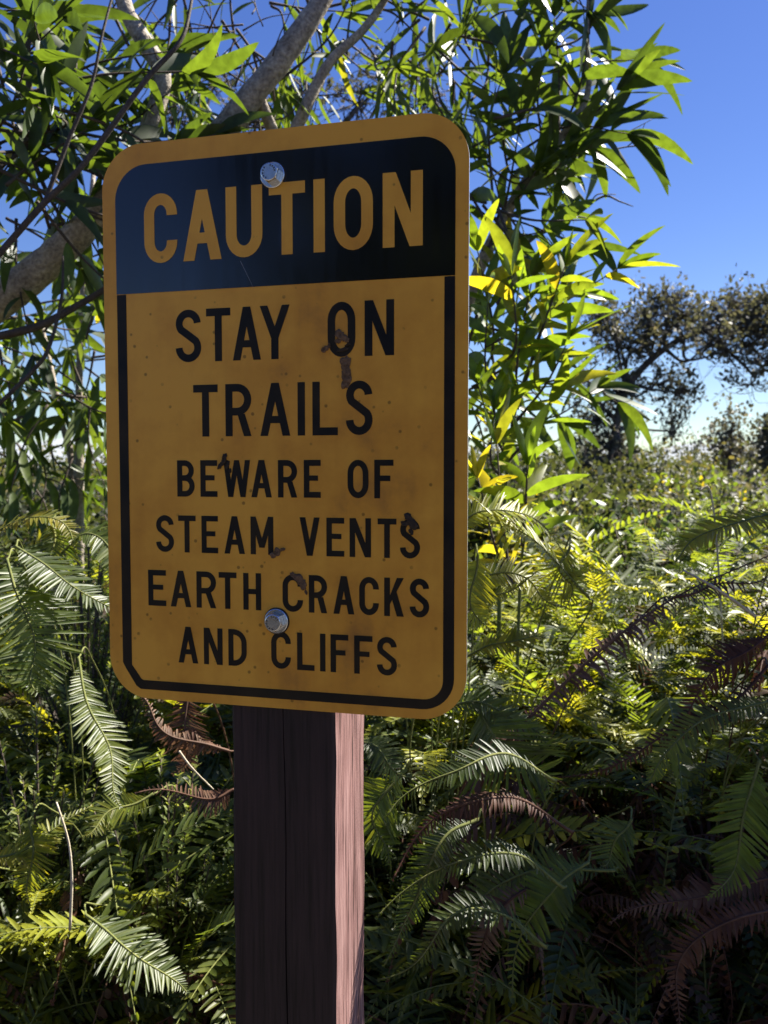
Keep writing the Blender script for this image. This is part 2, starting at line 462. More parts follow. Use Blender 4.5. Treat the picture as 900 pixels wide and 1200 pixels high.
def border():
    """black line round the lower field: a U of even width with a cut lower left corner"""
    ol, orr, ob = sl(0.0400, 0)[0], sl(0.9685, 0)[0], sl(0, 0.0172)[2]
    il, ir, ib = sl(0.0680, 0)[0], sl(0.9405, 0)[0], sl(0, 0.0340)[2]
    top = hz0 - 0.0006
    out = [(ol, top), (ol, ob + 0.022), (ol + 0.003, ob + 0.0165), (ol + 0.0125, ob + 0.0025), (ol + 0.0165, ob)]
    inn = [(il, top), (il, ib + 0.0125), (il + 0.002, ib + 0.010), (il + 0.0085, ib + 0.0012), (il + 0.0105, ib)]
    for k in range(11):
        a = -PI / 2 + k / 10 * PI / 2
        out.append((orr - 0.025 + 0.025 * math.cos(a), ob + 0.025 + 0.025 * math.sin(a)))
        inn.append((ir - 0.0155 + 0.0155 * math.cos(a), ib + 0.0155 + 0.0155 * math.sin(a)))
    out.append((orr - 0.0005, top)); inn.append((ir, top))
    m = MB(); n = len(out)
    V = [(x, -0.00025, z) for x, z in out] + [(x, -0.00025, z) for x, z in inn]
    m.add(V, [(i, i + 1, n + i + 1, n + i) for i in range(n - 1)])
    m.build('border', M['black'], panel, False)
border()

# --- lettering: every glyph is drawn from strokes in a box of width w, height h
def ribbon(m, pts, s, y, closed=False):
    P = np.asarray(pts, float); n = len(P)
    if closed:
        d0 = P - np.roll(P, 1, 0); d1 = np.roll(P, -1, 0) - P
    else:
        d1 = np.vstack([P[1:] - P[:-1], P[-1:] - P[-2:-1]]); d0 = np.vstack([P[1:2] - P[:1], P[1:] - P[:-1]])
    d0 /= np.linalg.norm(d0, axis=1)[:, None]; d1 /= np.linalg.norm(d1, axis=1)[:, None]
    t = d0 + d1; t /= np.linalg.norm(t, axis=1)[:, None]
    nr = np.stack([-t[:, 1], t[:, 0]], 1)
    k = 1 / np.maximum(np.abs((nr * np.stack([-d1[:, 1], d1[:, 0]], 1)).sum(1)), 0.5)
    A = P + nr * (s / 2 * k)[:, None]; B = P - nr * (s / 2 * k)[:, None]
    V = [(a[0], y, a[1]) for a in A] + [(b[0], y, b[1]) for b in B]
    F = [(i, n + i, n + (i + 1) % n, (i + 1) % n) for i in range(n if closed else n - 1)]
    m.add(V, F)

def quad(m, pts, y):
    m.add([(x, y, z) for x, z in pts], [tuple(range(len(pts)))])

def ell(cx, cz, rx, rz, a0, a1, n=14):
    return [(cx + rx * math.cos(R(a0 + (a1 - a0) * i / n)), cz + rz * math.sin(R(a0 + (a1 - a0) * i / n))) for i in range(n + 1)]

def glyph(m, c, X, Zb, w, h, s, y):
    """X, Zb: lower left corner; s: stroke"""
    st = [0]
    def yy():
        st[0] += 1
        return y - 0.00003 * st[0]
    def rect(a, b, c_, d): quad(m, [(X + a, Zb + b), (X + c_, Zb + b), (X + c_, Zb + d), (X + a, Zb + d)], yy())
    def para(xb, xt, zb=0.0, zt=None, sw=None):
        zt = h if zt is None else zt; sw = s * 1.06 if sw is None else sw
        quad(m, [(X + xb, Zb + zb), (X + xb + sw, Zb + zb), (X + xt + sw, Zb + zt), (X + xt, Zb + zt)], yy())
    def rib(p, closed=False): ribbon(m, [(X + a, Zb + b) for a, b in p], s, yy(), closed)
    g = s / 2
    if c == 'I': rect(w / 2 - g, 0, w / 2 + g, h)
    elif c == 'T': rect(0, h - s, w, h); rect(w / 2 - g, 0, w / 2 + g, h - s * .98)
    elif c == 'L': rect(0, 0, s, h); rect(s * .98, 0, w, s)
    elif c == 'H': rect(0, 0, s, h); rect(w - s, 0, w, h); rect(s * .98, h / 2 - g * .9, w - s * .98, h / 2 + g * .9)
    elif c in 'EF':
        rect(0, 0, s, h); rect(s * .98, h - s, w, h); rect(s * .98, h * .52 - g * .9, w * .84, h * .52 + g * .9)
        if c == 'E': rect(s * .98, 0, w, s)
    elif c == 'N': rect(0, 0, s, h); rect(w - s, 0, w, h); para(w - s * 1.1, 0, sw=s * 1.1)
    elif c == 'M':
        rect(0, 0, s, h); rect(w - s, 0, w, h); para(w / 2 - s * .5, 0, h * .18, sw=s); para(w / 2 - s * .5, w - s, h * .18, sw=s)
    elif c == 'A':
        para(0, w / 2 - s * .53); para(w - s * 1.06, w / 2 - s * .53)
        za, zb = h * .24, h * .24 + s * .92
        q = lambda z: (w / 2 - s * .53) * z / h
        quad(m, [(X + q(za) + s * .7, Zb + za), (X + w - q(za) - s * .7, Zb + za), (X + w - q(zb) - s * .7, Zb + zb), (X + q(zb) + s * .7, Zb + zb)], yy())
    elif c == 'V': para(w / 2 - s * .53, 0); para(w / 2 - s * .53, w - s * 1.06)
    elif c == 'W':
        k = s * .95
        para(w * .27 - k / 2, 0, sw=k); para(w * .27 - k / 2, w / 2 - k / 2, sw=k); para(w * .73 - k / 2, w / 2 - k / 2, sw=k); para(w * .73 - k / 2, w - k, sw=k)
    elif c == 'Y':
        rect(w / 2 - g, 0, w / 2 + g, h * .42)
        para(w / 2 - s * .53, 0, h * .40); para(w / 2 - s * .53, w - s * 1.06, h * .40)
    elif c == 'K':
        rect(0, 0, s, h)
        quad(m, [(X + s * .95, Zb + h * .30), (X + s * .95, Zb + h * .52), (X + w - s * 1.2, Zb + h), (X + w, Zb + h)], yy())
        quad(m, [(X + w * .34, Zb + h * .54), (X + w * .62, Zb + h * .66), (X + w, Zb), (X + w - s * 1.2, Zb)], yy())
    elif c == 'O':
        r = w / 2 - g; rz = min(h * .36, r * 1.35)
        rib(ell(w / 2, h - g - rz, r, rz, 0, 180) + ell(w / 2, g + rz, r, rz, 180, 360), True)
    elif c == 'C':
        r = w / 2 - g; rz = h * .305 - g
        rib([(w - g, h * .68)] + ell(w / 2, h - g - rz, r, rz, 0, 180) + ell(w / 2, g + rz, r, rz, 180, 360) + [(w - g, h * .32)])
    elif c == 'U':
        r = w / 2 - g; rz = min(h * .34, r * 1.2)
        rib([(g, h)] + ell(w / 2, g + rz, r, rz, 180, 360) + [(w - g, h)])
    elif c == 'S':
        r = w / 2 - g; cz1, cz0 = h * .735, h * .275; r1 = h - g - cz1; r0 = cz0 - g
        top = ell(w / 2, cz1, r * .97, r1, 2, 215, 20); bot = ell(w / 2, cz0, r, r0, 38, -180, 20)
        rib(top + bot)
    elif c == 'D':
        rect(0, 0, s, h); r = min(w - s * .9 - g, h * .3)
        rib([(s * .95, h - g)] + ell(w - g - r, h - g - r, r, r, 90, 0, 8) + ell(w - g - r, g + r, r, r, 0, -90, 8) + [(s * .95, g)])
    elif c in 'RB':
        rect(0, 0, s, h); zm = h * (.47 if c == 'R' else .51)
        rr = (h - g - zm) / 2
        rib([(s * .95, h - g)] + ell(w - g - rr * .95 - (w * .04 if c == 'B' else 0), h - g - rr, rr * .95, rr, 90, -90, 12) + [(s * .95, zm)])
        if c == 'R': para(w - s * 1.06, w * .46, 0, zm - g * .6)
        else:
            rr = (zm - g) / 2
            rib([(s * .95, zm)] + ell(w - g - rr * .95, g + rr, rr * .95, rr, 90, -90, 12) + [(s * .95, g)])

LINES = [
 (.788, .9095, 9.2, 'y', [('C', .1258, .223), ('A', .2399, .3499), ('U', .3625, .4646), ('T', .4830, .5812), ('I', .6039, .6336), ('O', .6572, .7596), ('N', .7848, .8863)]),
 (.6115, .7035, 6.1, 'k', [('S', .2139, .288), ('T', .303, .3723), ('A', .3787, .4576), ('Y', .4551, .5375), ('O', .6399, .7131), ('N', .7376, .8137)]),
 (.4795, .5708, 6.1, 'k', [('T', .2632, .3342), ('R', .356, .4294), ('A', .4544, .5373), ('I', .5593, .5763), ('L', .5981, .6664), ('S', .6878, .7581)]),
 (.3725, .4375, 4.6, 'k', [('B', .213, .2643), ('E', .2813, .3306), ('W', .3480, .4244), ('A', .4275, .4851), ('R', .5025, .5555), ('E', .5738, .6199), ('O', .6918, .7472), ('F', .7624, .8123)]),
 (.272, .3385, 4.5, 'k', [('S', .1475, .201), ('T', .2143, .2658), ('E', .2828, .3309), ('A', .349, .4079), ('M', .4243, .4885), ('V', .5615, .6164), ('E', .6346, .6826), ('N', .6969, .7537), ('T', .7712, .8201), ('S', .8293, .881)]),
 (.1730, .2385, 4.6, 'k', [('E', .1215, .1755), ('A', .189, .2501), ('R', .266, .3235), ('T', .3313, .3829), ('H', .4021, .4529), ('C', .5131, .5701), ('R', .586, .636), ('A', .6529, .7092), ('C', .7223, .7743), ('K', .7883, .8395), ('S', .8545, .9048)]),
 (.0710, .1370, 4.5, 'k', [('A', .2103, .2687), ('N', .2859, .3408), ('D', .3576, .4104), ('C', .4802, .5353), ('L', .5527, .6007), ('I', .6166, .6301), ('F', .6447, .6929), ('F', .7085, .7573), ('S', .7691, .8218)]),
]
for vb, vt, stroke, colour, letters in LINES:
    m = MB(); last = None
    for ch, ua, ub in letters:
        if last is not None and ua - last > 0.055:          # next word
            m.build('lettering', M['black'], panel, False); m = MB()
        last = ub
        X, _, Zb = sl(ua, vb)
        glyph(m, ch, X, Zb, (ub - ua) * SW, (vt - vb) * SH, stroke / 1000, -0.00055 if colour == 'y' else -0.00022)
    m.build('lettering', M['yellow'] if colour == 'y' else M['black'], panel, False)

# --- post: a square timber with a drying crack down its front
def build_post():
    pw = 0.0889; pc = sl(0.506, 0)[0]
    a, b = pc - pw / 2, pc + pw / 2; yf, yb = ST + 0.0004, ST + 0.0004 + pw
    k = 0.0025
    m = MB(); V = []; ns = 90
    zs = np.linspace(-0.4, Z0 + 0.94 * SH, ns)
    ph = rng.uniform(0, 6, 8)
    for i, z in enumerate(zs):
        cxk = pc + 0.0015 + 0.0012 * math.sin(z * 7 + ph[0]) + 0.0006 * math.sin(z * 31 + ph[1])
        g = 0.00025 + 0.0004 * (1 + math.sin(z * 5 + ph[2])) * 0.5
        e = lambda j: 0.0004 * math.sin(z * 37 + ph[j]) + 0.0003 * math.sin(z * 83 + ph[j] * 2)
        sec = [(a + k, yf), (cxk - g, yf), (cxk, yf + 0.004), (cxk + g, yf), (b - k, yf), (b + e(3), yf + k + e(4)), (b, yf + pw * .33), (b, yf + pw * .66), (b + e(5), yb - k), (b - k, yb), (a + k, yb), (a + e(6), yb - k), (a + e(7), yf + k)]
        V += [(x, y, z) for x, y in sec]
    n = 13
    F = []
    for i in range(ns - 1):
        for j in range(n):
            p, q = i * n + j, i * n + (j + 1) % n
            F.append((p, q, q + n, p + n))
    F.append(tuple((ns - 1) * n + j for j in range(n)))
    m.add(V, F)
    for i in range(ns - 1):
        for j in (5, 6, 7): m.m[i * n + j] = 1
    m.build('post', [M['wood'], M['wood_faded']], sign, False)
build_post()

# --- bolts
def build_bolt(u, v, spin):
    bx, _, bz = sl(u, v)
    b = MB(); n = 28
    def disc(prof, sides, rot=0.0, yoff=0.0):
        V = []; 
        for (r, y) in prof:
            for j in range(sides):
                an = j * 2 * PI / sides + rot
                V.append((bx + r * math.cos(an), y, bz + r * math.sin(an)))
        F = []
        for i in range(len(prof) - 1):
            for j in range(sides):
                F.append((i * sides + j, i * sides + (j + 1) % sides, (i + 1) * sides + (j + 1) % sides, (i + 1) * sides + j))
        F.append(tuple((len(prof) - 1) * sides + j for j in range(sides)))
        return V, F
    # hex head with rounded chamfered face: mix of 24-gon top on a hexagonal skirt
    V = []; rings = [(0.0072, -0.0023, 1), (0.0072, -0.0080, 1), (0.0068, -0.0092, 0), (0.0062, -0.0095, 0)]
    for r, y, hexa in rings:
        for j in range(24):
            an = j * 2 * PI / 24
            rr = r * math.cos(PI / 6) / math.cos((an % (PI / 3)) - PI / 6) * 1.06 if hexa else r
            V.append((bx + rr * math.cos(an + spin), y, bz + rr * math.sin(an + spin)))
    F = [(i * 24 + j, i * 24 + (j + 1) % 24, (i + 1) * 24 + (j + 1) % 24, (i + 1) * 24 + j) for i in range(3) for j in range(24)]
    F.append(tuple(72 + j for j in range(24)))
    b.add(V, F, .5, 0)
    for k in range(9):                                        # raised maker's marks round the face, too small to read
        an = spin + R(120 + k * 26) if k < 5 else spin + R(-10 + (k - 5) * 22)
        rr = 0.0050; w = 0.0004; l = 0.0007
        cx, cz = bx + rr * math.cos(an), bz + rr * math.sin(an)
        dx, dz = math.cos(an), math.sin(an)
        V = [(cx + dx * s * l - dz * t * w, -0.0098, cz + dz * s * l + dx * t * w) for s, t in ((-1, -1), (1, -1), (1, 1), (-1, 1))]
        b.add(V, [(0, 1, 2, 3)], .5, 1)
    o = b.build('bolt', [M['zinc'], M['mark']], sign, False)
    wm = MB(); V, F = disc([(0.0100, -0.0006), (0.0100, -0.0018), (0.0095, -0.0022)], 32); wm.add(V, F)
    V, F = disc([(0.0109, -0.00028), (0.0106, -0.00050)], 32); wm.add(V, F, .5, 1)  # dark contact ring: shadow and dirt under the washer put into the colour
    wm.build('washer', [M['zinc'], M['soot']], o, False)
build_bolt(0.4945, 0.9225, 0.3)
build_bolt(0.4965, 0.1555, 0.75)

# --- dried mud nests and stains left on the face
def stain(name, pix, r, mt, seed, stretch=1.0, ang=0.0):
    g = np.random.default_rng(seed); m = MB()
    for (px, py, k) in pix:
        u, v = S_uv(px, py); X, _, Z = sl(u, v)
        n = 18; rr = r * k * (1 + 0.28 * np.sin(np.arange(n) * 2 * PI / n * 2 + g.uniform(0, 6)) + g.uniform(-.22, .22, n))
        th = np.arange(n) * 2 * PI / n
        dx = rr * np.cos(th); dz = rr * np.sin(th) * stretch
        ca, sa = math.cos(ang), math.sin(ang)
        ring = lambda f, y: [(X + f * (ca * a - sa * b), y + g.uniform(-.0002, .0002) * (f < 1), Z + f * (sa * a + ca * b)) for a, b in zip(dx, dz)]
        V = ring(1.0, -0.00045 - 0.00004 * len(m.v)) + ring(.72, -0.0016) + ring(.35, -0.0013) + [(X, -0.0011, Z)]
        F = [(i * n + j, i * n + (j + 1) % n, (i + 1) * n + (j + 1) % n, (i + 1) * n + j) for i in range(2) for j in range(n)]
        F += [(2 * n + j, 2 * n + (j + 1) % n, 3 * n) for j in range(n)]
        m.add(V, F)
    return m.build(name, mt, panel)
stain('mud_patch', [(399, 393, 1), (404, 397, .8), (396, 400, .5)], 0.0042, M['mud'], 1)
stain('mud_patch', [(405, 424, 1), (406, 433, 1), (406, 442, 1.0), (405, 450, .9)], 0.0036, M['mud'], 2, 1.6)
stain('mud_patch', [(381, 409, 1), (386, 405, .6)], 0.0028, M['mud'], 3)
stain('mud_patch', [(259, 545, .7), (263, 538, .9), (267, 545, .6), (270, 552, .4)], 0.0030, M['soot'], 4, 1.5, -.5)
stain('mud_patch', [(325, 646, 1), (320, 651, .8), (331, 644, .6)], 0.0034, M['mud'], 5, .8, .4)
stain('mud_patch', [(479, 607, 1), (484, 614, 1.1), (475, 613, .8), (482, 623, .6)], 0.0036, M['soot'], 6)
stain('mud_patch', [(345, 675, .8), (352, 680, 1.2), (356, 687, .8), (359, 694, .4)], 0.0034, M['mud'], 7, 1.2, .5)
stain('mud_patch', [(402, 410, 1), (408, 404, .6), (396, 411, .5)], 0.0034, M['soot'], 8, .6, .3)
def scratch():
    m = MB()
    a, b = sl(*S_uv(282, 306)), sl(*S_uv(298, 339))
    d = nrm(np.array(b) - np.array(a)); n_ = np.array([d[2], 0, -d[0]]) * 0.00025
    q = np.array([0, -0.00042, 0])
    m.add([np.array(a) + n_ + q, np.array(b) + n_ * .3 + q, np.array(b) - n_ * .3 + q, np.array(a) - n_ + q], [(0, 1, 2, 3)])
    m.build('scratch', M['scratch'], panel, False)
scratch()

# ------------------------------------------------------------------ fern fronds
PT = np.array([0, .08, .35, .68, .9, 1.0]); PW = np.array([.45, .9, 1.0, .82, .48, .0])
def pinna_template(curve=0.18, fold=0.35):
    V = []
    for t, w in zip(PT, PW):
        y = curve * t * t
        V += [(t, y + 0.5 * w, 0), (t, y, -fold * 0.5 * w), (t, y - 0.5 * w, 0)]
    F = []
    for i in range(len(PT) - 1):
        F += [(3 * i, 3 * i + 1, 3 * i + 4, 3 * i + 3), (3 * i + 1, 3 * i + 2, 3 * i + 5, 3 * i + 4)]
    return np.array(V), F
PIN_V, PIN_F = pinna_template()
PIN_LOW_V = np.array([(0, .4, 0), (0, -.4, 0), (.5, -.45, 0), (1, 0.1, -.05), (.5, .5, 0)]); PIN_LOW_F = [(0, 1, 2, 4), (4, 2, 3)]

def frond(m, P, N, W, npairs, g, ang=22, vee=12, curl=0.0, base=0.10, tipmin=.10, tint=None, missing=0.03, low=False, ratio=0.16, rach=0.0022, mi_r=1, peak=.36, droop=0.0):
    """P: centre line (k,3); N: upper side normals (k,3). Adds rachis and two combs of pinnae to m."""
    n = npairs + 3
    P = catmull(P, n) if len(P) != n else np.asarray(P)
    N = np.array([nrm(x) for x in (catmull(N, n) if len(N) != n else N)])
    T = tangents(P)
    if not low: m.tube(P, np.linspace(rach, rach * .3, n), 5, .5, mi_r)
    seglen = np.linalg.norm(np.diff(P, axis=0), axis=1).sum() / n
    for i in range(1, n):
        s = i / (n - 1)
        if s < base: continue
        q = (s - base) / (1 - base)
        prof = (q / peak) ** .55 if q < peak else max(tipmin, 1 - ((q - peak) / (1 - peak)) ** 1.7)
        ln = W / 2 * prof
        wd = min(max(ratio * ln, seglen * .55), seglen * 1.02) if not low else seglen * .62
        B0 = np.cross(N[i], T[i])
        for sd in (1, -1):
            if g.random() < missing: continue
            a = R(ang + 18 * q + g.normal(0, 4)); v = R(vee + g.normal(0, 6) - droop * q)
            side = B0 * sd
            d = side * math.cos(a) + T[i] * math.sin(a)
            d = d * math.cos(v) + N[i] * math.sin(v)
            nn = N[i] - side * math.tan(v) * .8 + T[i] * g.normal(0.15, .12)
            X = basis(d, nn)
            tv = PIN_V if not low else PIN_LOW_V
            V = tv * np.array([ln * g.uniform(.9, 1.06), wd * (1 if sd < 0 else -1), wd])
            V = V.copy()
            t = tv[:, 0]
            V[:, 2] -= (0.10 + g.uniform(-.06, .1)) * ln * t * t
            if curl:
                c = curl * g.uniform(.6, 1.4)
                V[:, 2] += ln * (-(1 - np.cos(c * t)) * .5); V[:, 0] = ln * np.sin(np.minimum(c * t, 2.6)) / max(c, 1)
                V[:, 1] *= (1 - .5 * t)
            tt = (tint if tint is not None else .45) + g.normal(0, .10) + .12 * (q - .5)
            m.add(V @ X.T + P[i], PIN_F if not low else PIN_LOW_F, float(np.clip(tt, 0.0, 1.0)), 0)

def arch(L_, phi0, phi1, g, n=14, sway=.25):
    """local arching centre line in the XZ plane, starting at the origin"""
    ph = R(phi0) + (R(phi1) - R(phi0)) * np.linspace(0, 1, n) ** 1.25
    yaw = np.linspace(0, g.normal(0, sway), n) ** 1
    d = np.stack([np.cos(ph) * np.cos(yaw), np.cos(ph) * np.sin(yaw), np.sin(ph)], 1)
    P = np.vstack([[0, 0, 0], np.cumsum(d[:-1], 0) * (L_ / (n - 1))])
    N = np.stack([-np.sin(ph) * np.cos(yaw), -np.sin(ph) * np.sin(yaw), np.cos(ph)], 1)
    r = g.normal(0, .25)
    side = np.cross(N, d)
    N = N * math.cos(r) + side * math.sin(r)
    return P, N

proto = {'green': [], 'dry': [], 'yellow': []}
def make_protos():
    for k in range(18):
        g = np.random.default_rng(100 + k)
        L_ = g.uniform(.50, .82)
        P, N = arch(L_, g.uniform(58, 84), g.uniform(-70, -5), g)
        m = MB(); frond(m, P, N, g.uniform(.075, .125), int(g.uniform(40, 54)), g, ang=g.uniform(10, 30), vee=g.uniform(-8, 26), base=.2, missing=[.02, .05, .12][k % 3], droop=[0, 0, 25, 45][k % 4])
        me = m.build('frond', [M['fern'], M['stem_green']]); proto['green'].append(me.data); bpy.data.objects.remove(me)
    for k in range(5):
        g = np.random.default_rng(200 + k)
        P, N = arch(g.uniform(.5, .75), g.uniform(50, 75), g.uniform(-105, -60), g, sway=.6)
        m = MB(); frond(m, P, N, g.uniform(.09, .14), 34, g, ang=30, vee=-30, curl=g.uniform(1.2, 2.6), base=.22, missing=.2, rach=.0024, mi_r=0)
        me = m.build('frond', [M['fern_dry']]); proto['dry'].append(me.data); bpy.data.objects.remove(me)
    for k in range(3):
        g = np.random.default_rng(300 + k)
        P, N = arch(g.uniform(.5, .7), g.uniform(60, 80), g.uniform(-50, -10), g)
        m = MB(); frond(m, P, N, g.uniform(.10, .14), 38, g, ang=24, vee=10, base=.2)
        me = m.build('frond', [M['fern_yellow'], M['stem_green']]); proto['yellow'].append(me.data); bpy.data.objects.remove(me)
make_protos()

def add_frond(root, kind, az, tilt, sc, g):
    me = proto[kind][int(g.integers(len(proto[kind])))]
    o = bpy.data.objects.new('frond', me)
    C.collection.objects.link(o)
    o.parent = root
    k = len(me.vertices) * 3; co = np.empty(k, np.float32); me.vertices.foreach_get('co', co); co = co.reshape(-1, 3)
    tip = co[np.argmax(np.hypot(co[:, 0], co[:, 1]))]
    ry = root.location.y + sc * (math.sin(az) * tip[0] + math.cos(az) * tip[1])
    rx = root.location.x + sc * (math.cos(az) * tip[0] - math.sin(az) * tip[1])
    if ry < .88 and -.75 < rx < .9 and root.location.y > .7: az = PI / 2 + g.normal(0, .6)
    o.rotation_euler = (g.normal(0, .12), tilt, az)
    o.scale = (sc, sc, sc)
    return o

def fern(x, y, g, label, group, n=8, sc=1.0, dry=.15, yel=.05, face=None, dz=0.0):
    root = empty('fern', (x, y, float(ground_h(x, y)) - .02 + dz))
    tag(root, label, 'fern', group)
    a0 = g.uniform(0, 2 * PI)
    for i in range(n):
        az = a0 + i * 2 * PI / n + g.normal(0, .25)
        if face is not None and g.random() < .5: az = face + g.normal(0, .8)
        q = g.random()
        kind = 'dry' if q < dry else ('yellow' if q < dry + yel else 'green')
        add_frond(root, kind, az, g.normal(0.0, .18), sc * g.uniform(.75, 1.15), g)
    return root

def scatter(region, count, seed, label, group, avoid=None, **kw):
    """ferns rooted inside a px/depth window of the bank"""
    g = np.random.default_rng(seed); placed = []; tries = 0
    while len(placed) < count and tries < 6000:
        tries += 1
        px = g.uniform(region[0], region[1]); d = g.uniform(region[2] ** .8, region[3] ** .8) ** 1.25
        x = (px - 450) / 971 * d; y = d
        if any((x - a) ** 2 + (y - b) ** 2 < (.09 + .035 * d) ** 2 for a, b in placed): continue
        placed.append((x, y))
        k = dict(kw)
        fern(x, y, g, label, group, n=int(g.integers(8, 13)), sc=kw.get('sc', 1.0) * g.uniform(.85, 1.15), dry=kw.get('dry', .12), yel=kw.get('yel', .03), dz=kw.get('dz', 0.0))
    return placed

scatter((430, 1080, 1.25, 3.0), 100, 5, 'green fern in the tall dense bank right of the post', 'ferns in the bank right of the post', dry=.26, yel=.08, sc=1.08)
scatter((490, 1150, .88, 1.3), 26, 6, 'shaded fern low at the front of the bank right of the post', 'shaded ferns at the foot of the bank', dry=.6, yel=.0, sc=.78)
scatter((-260, 250, 1.15, 2.8), 66, 7, 'sunlit green fern in the thick growth left of the post', 'ferns in the growth left of the post', dry=.12, yel=.14, sc=1.04)
scatter((250, 440, 1.25, 2.4), 10, 8, 'green fern growing directly behind the wooden post', 'ferns behind the post', dry=.2, yel=.05, sc=.9)

scatter((-260, 205, .95, 1.25), 22, 9, 'low fern in the shaded foot of the growth left of the post', 'low ferns left of the post', dry=.15, yel=.12, sc=.75)

scatter((455, 760, .80, .95), 12, 10, 'fern leaning out of the dark foot of the bank beside the post', 'ferns leaning out beside the post', dry=.5, yel=.0, sc=.7)
scatter((-240, 235, 1.08, 1.7), 30, 12, 'small bright fern climbing through the thicket left of the post', 'small climbing ferns left of the post', dry=.1, yel=.2, sc=.6, dz=.16)
scatter((640, 1010, 1.02, 1.4), 14, 14, 'dead brown fern curled on top of the bank towards the right edge', 'dead ferns on the bank', dry=.85, yel=.0, sc=.6, dz=.17)
scatter((540, 980, 1.45, 2.1), 12, 15, 'yellow tipped fern catching the sun along the crest of the bank', 'yellow ferns along the crest of the bank', dry=.05, yel=.7, sc=.62, dz=.24)
scatter((470, 1000, 1.2, 1.9), 26, 13, 'small fern tangled over the top of the bank right of the post', 'small tangled ferns on the bank', dry=.34, yel=.14, sc=.58, dz=.20)

# --- ferns whose own fronds stand out in the photograph
def hero(name_label, fronds_, cat='fern', extra=0, seed=1, kind='green', loc=None):
    g = np.random.default_rng(seed)
    p0 = np.array(fronds_[0]['p'][0])
    base = np.array([p0[0], p0[1] + .22, float(ground_h(p0[0], p0[1] + .22))]) if loc is None else np.array(loc)
    root = empty('fern', base)
    tag(root, name_label, cat)
    for f in fronds_:
        P = np.array(f['p']) - base
        P = catmull(P, 40)
        T = tangents(P)
        up = np.array(f.get('n', (0, -.35, 1.0)), float)
        N = np.array([nrm(up - np.dot(up, t) * t) for t in T])
        m = MB()
        md = {'green': [M['fern'], M['stem_green']], 'yellow': [M['fern_yellow'], M['stem_green']], 'dry': [M['fern_dry'], M['fern_dry']]}[f.get('k', 'green')]
        wv = np.linspace(0, 1, 40) ** 1.2
        sd_ = np.cross(N, T)
        P = P + sd_ * (.012 * np.sin(wv * g.uniform(5, 9) + g.uniform(0, 6)) * wv)[:, None] + N * (.008 * np.sin(wv * g.uniform(4, 8)) * wv)[:, None]
        frond(m, P, N, f['w'], int(f.get('np', 36) * 1.3), g, ang=f.get('ang', 18), vee=f.get('vee', 6), curl=f.get('curl', 0), base=f.get('base', .06), tint=f.get('tint', .5), missing=f.get('miss', .02), rach=f.get('rach', .002), peak=f.get('peak', .36))
        if f.get('stalk', True):                       # stalk from the root up to where the blade starts
            b = P[0]; a = np.array([0, 0, -.02])
            mid = b - T[0] * .016 + np.array([0, .05, -.022])
            m.tube(catmull([b, mid, mid * .75 + a * .25 + np.array([g.normal(0, .02), .09, -.02]), a], 26), .0012, 5, .5, 1)
        m.build('frond', md, root)
    for i in range(extra):
        add_frond(root, kind, g.uniform(0, 2 * PI), g.normal(.1, .2), g.uniform(.5, .75), g)
    return root

hero('fern with a broad frond hanging down at the left edge, pale comb of leaflets', [
    dict(p=[at(8, 655, 1.02), at(22, 700, 1.0), at(38, 760, .98), at(50, 810, .97)], w=.15, np=34, n=(.8, -.7, .5), tint=.5, ang=8)], seed=21, extra=1)
hero('fern with a bright frond reaching right towards the lower part of the sign', [
    dict(p=[at(18, 640, 1.06), at(50, 662, 1.04), at(90, 687, 1.02), at(150, 725, 1.0)], w=.085, np=40, n=(.5, -.5, 1), tint=.5)], seed=22, extra=1)
hero('fern with a long narrow frond drooping under the lower left sign corner', [
    dict(p=[at(92, 770, 1.1), at(104, 830, 1.06), at(125, 885, 1.03), at(152, 938, 1.0)], w=.08, np=44, n=(.9, -.6, .5), tint=.55)], seed=23, extra=1)
hero('fern with a bright tapering frond low down left of the post', [
    dict(p=[at(100, 1072, .98), at(135, 1098, .96), at(175, 1128, .94), at(213, 1168, .92)], w=.095, np=34, n=(.4, -.4, 1), tint=.6, peak=.3)], seed=24, extra=2)
hero('fern with a yellow green frond low at the far left edge', [
    dict(p=[at(35, 960, 1.0), at(37, 1000, .99), at(40, 1062, .98)], w=.065, np=24, n=(0, -1, .4), tint=.75),
    dict(p=[at(-20, 1010, .98), at(40, 990, 1.0), at(100, 945, 1.06)], w=.06, np=26, n=(0, -.6, 1), tint=.7)], seed=25, extra=2)
hero('fern with a yellow frond spread flat left of the post', [
    dict(p=[at(180, 930, 1.05), at(140, 952, 1.03), at(96, 968, 1.0)], w=.07, np=26, n=(0, -.6, 1), tint=.8)], seed=26, extra=2)
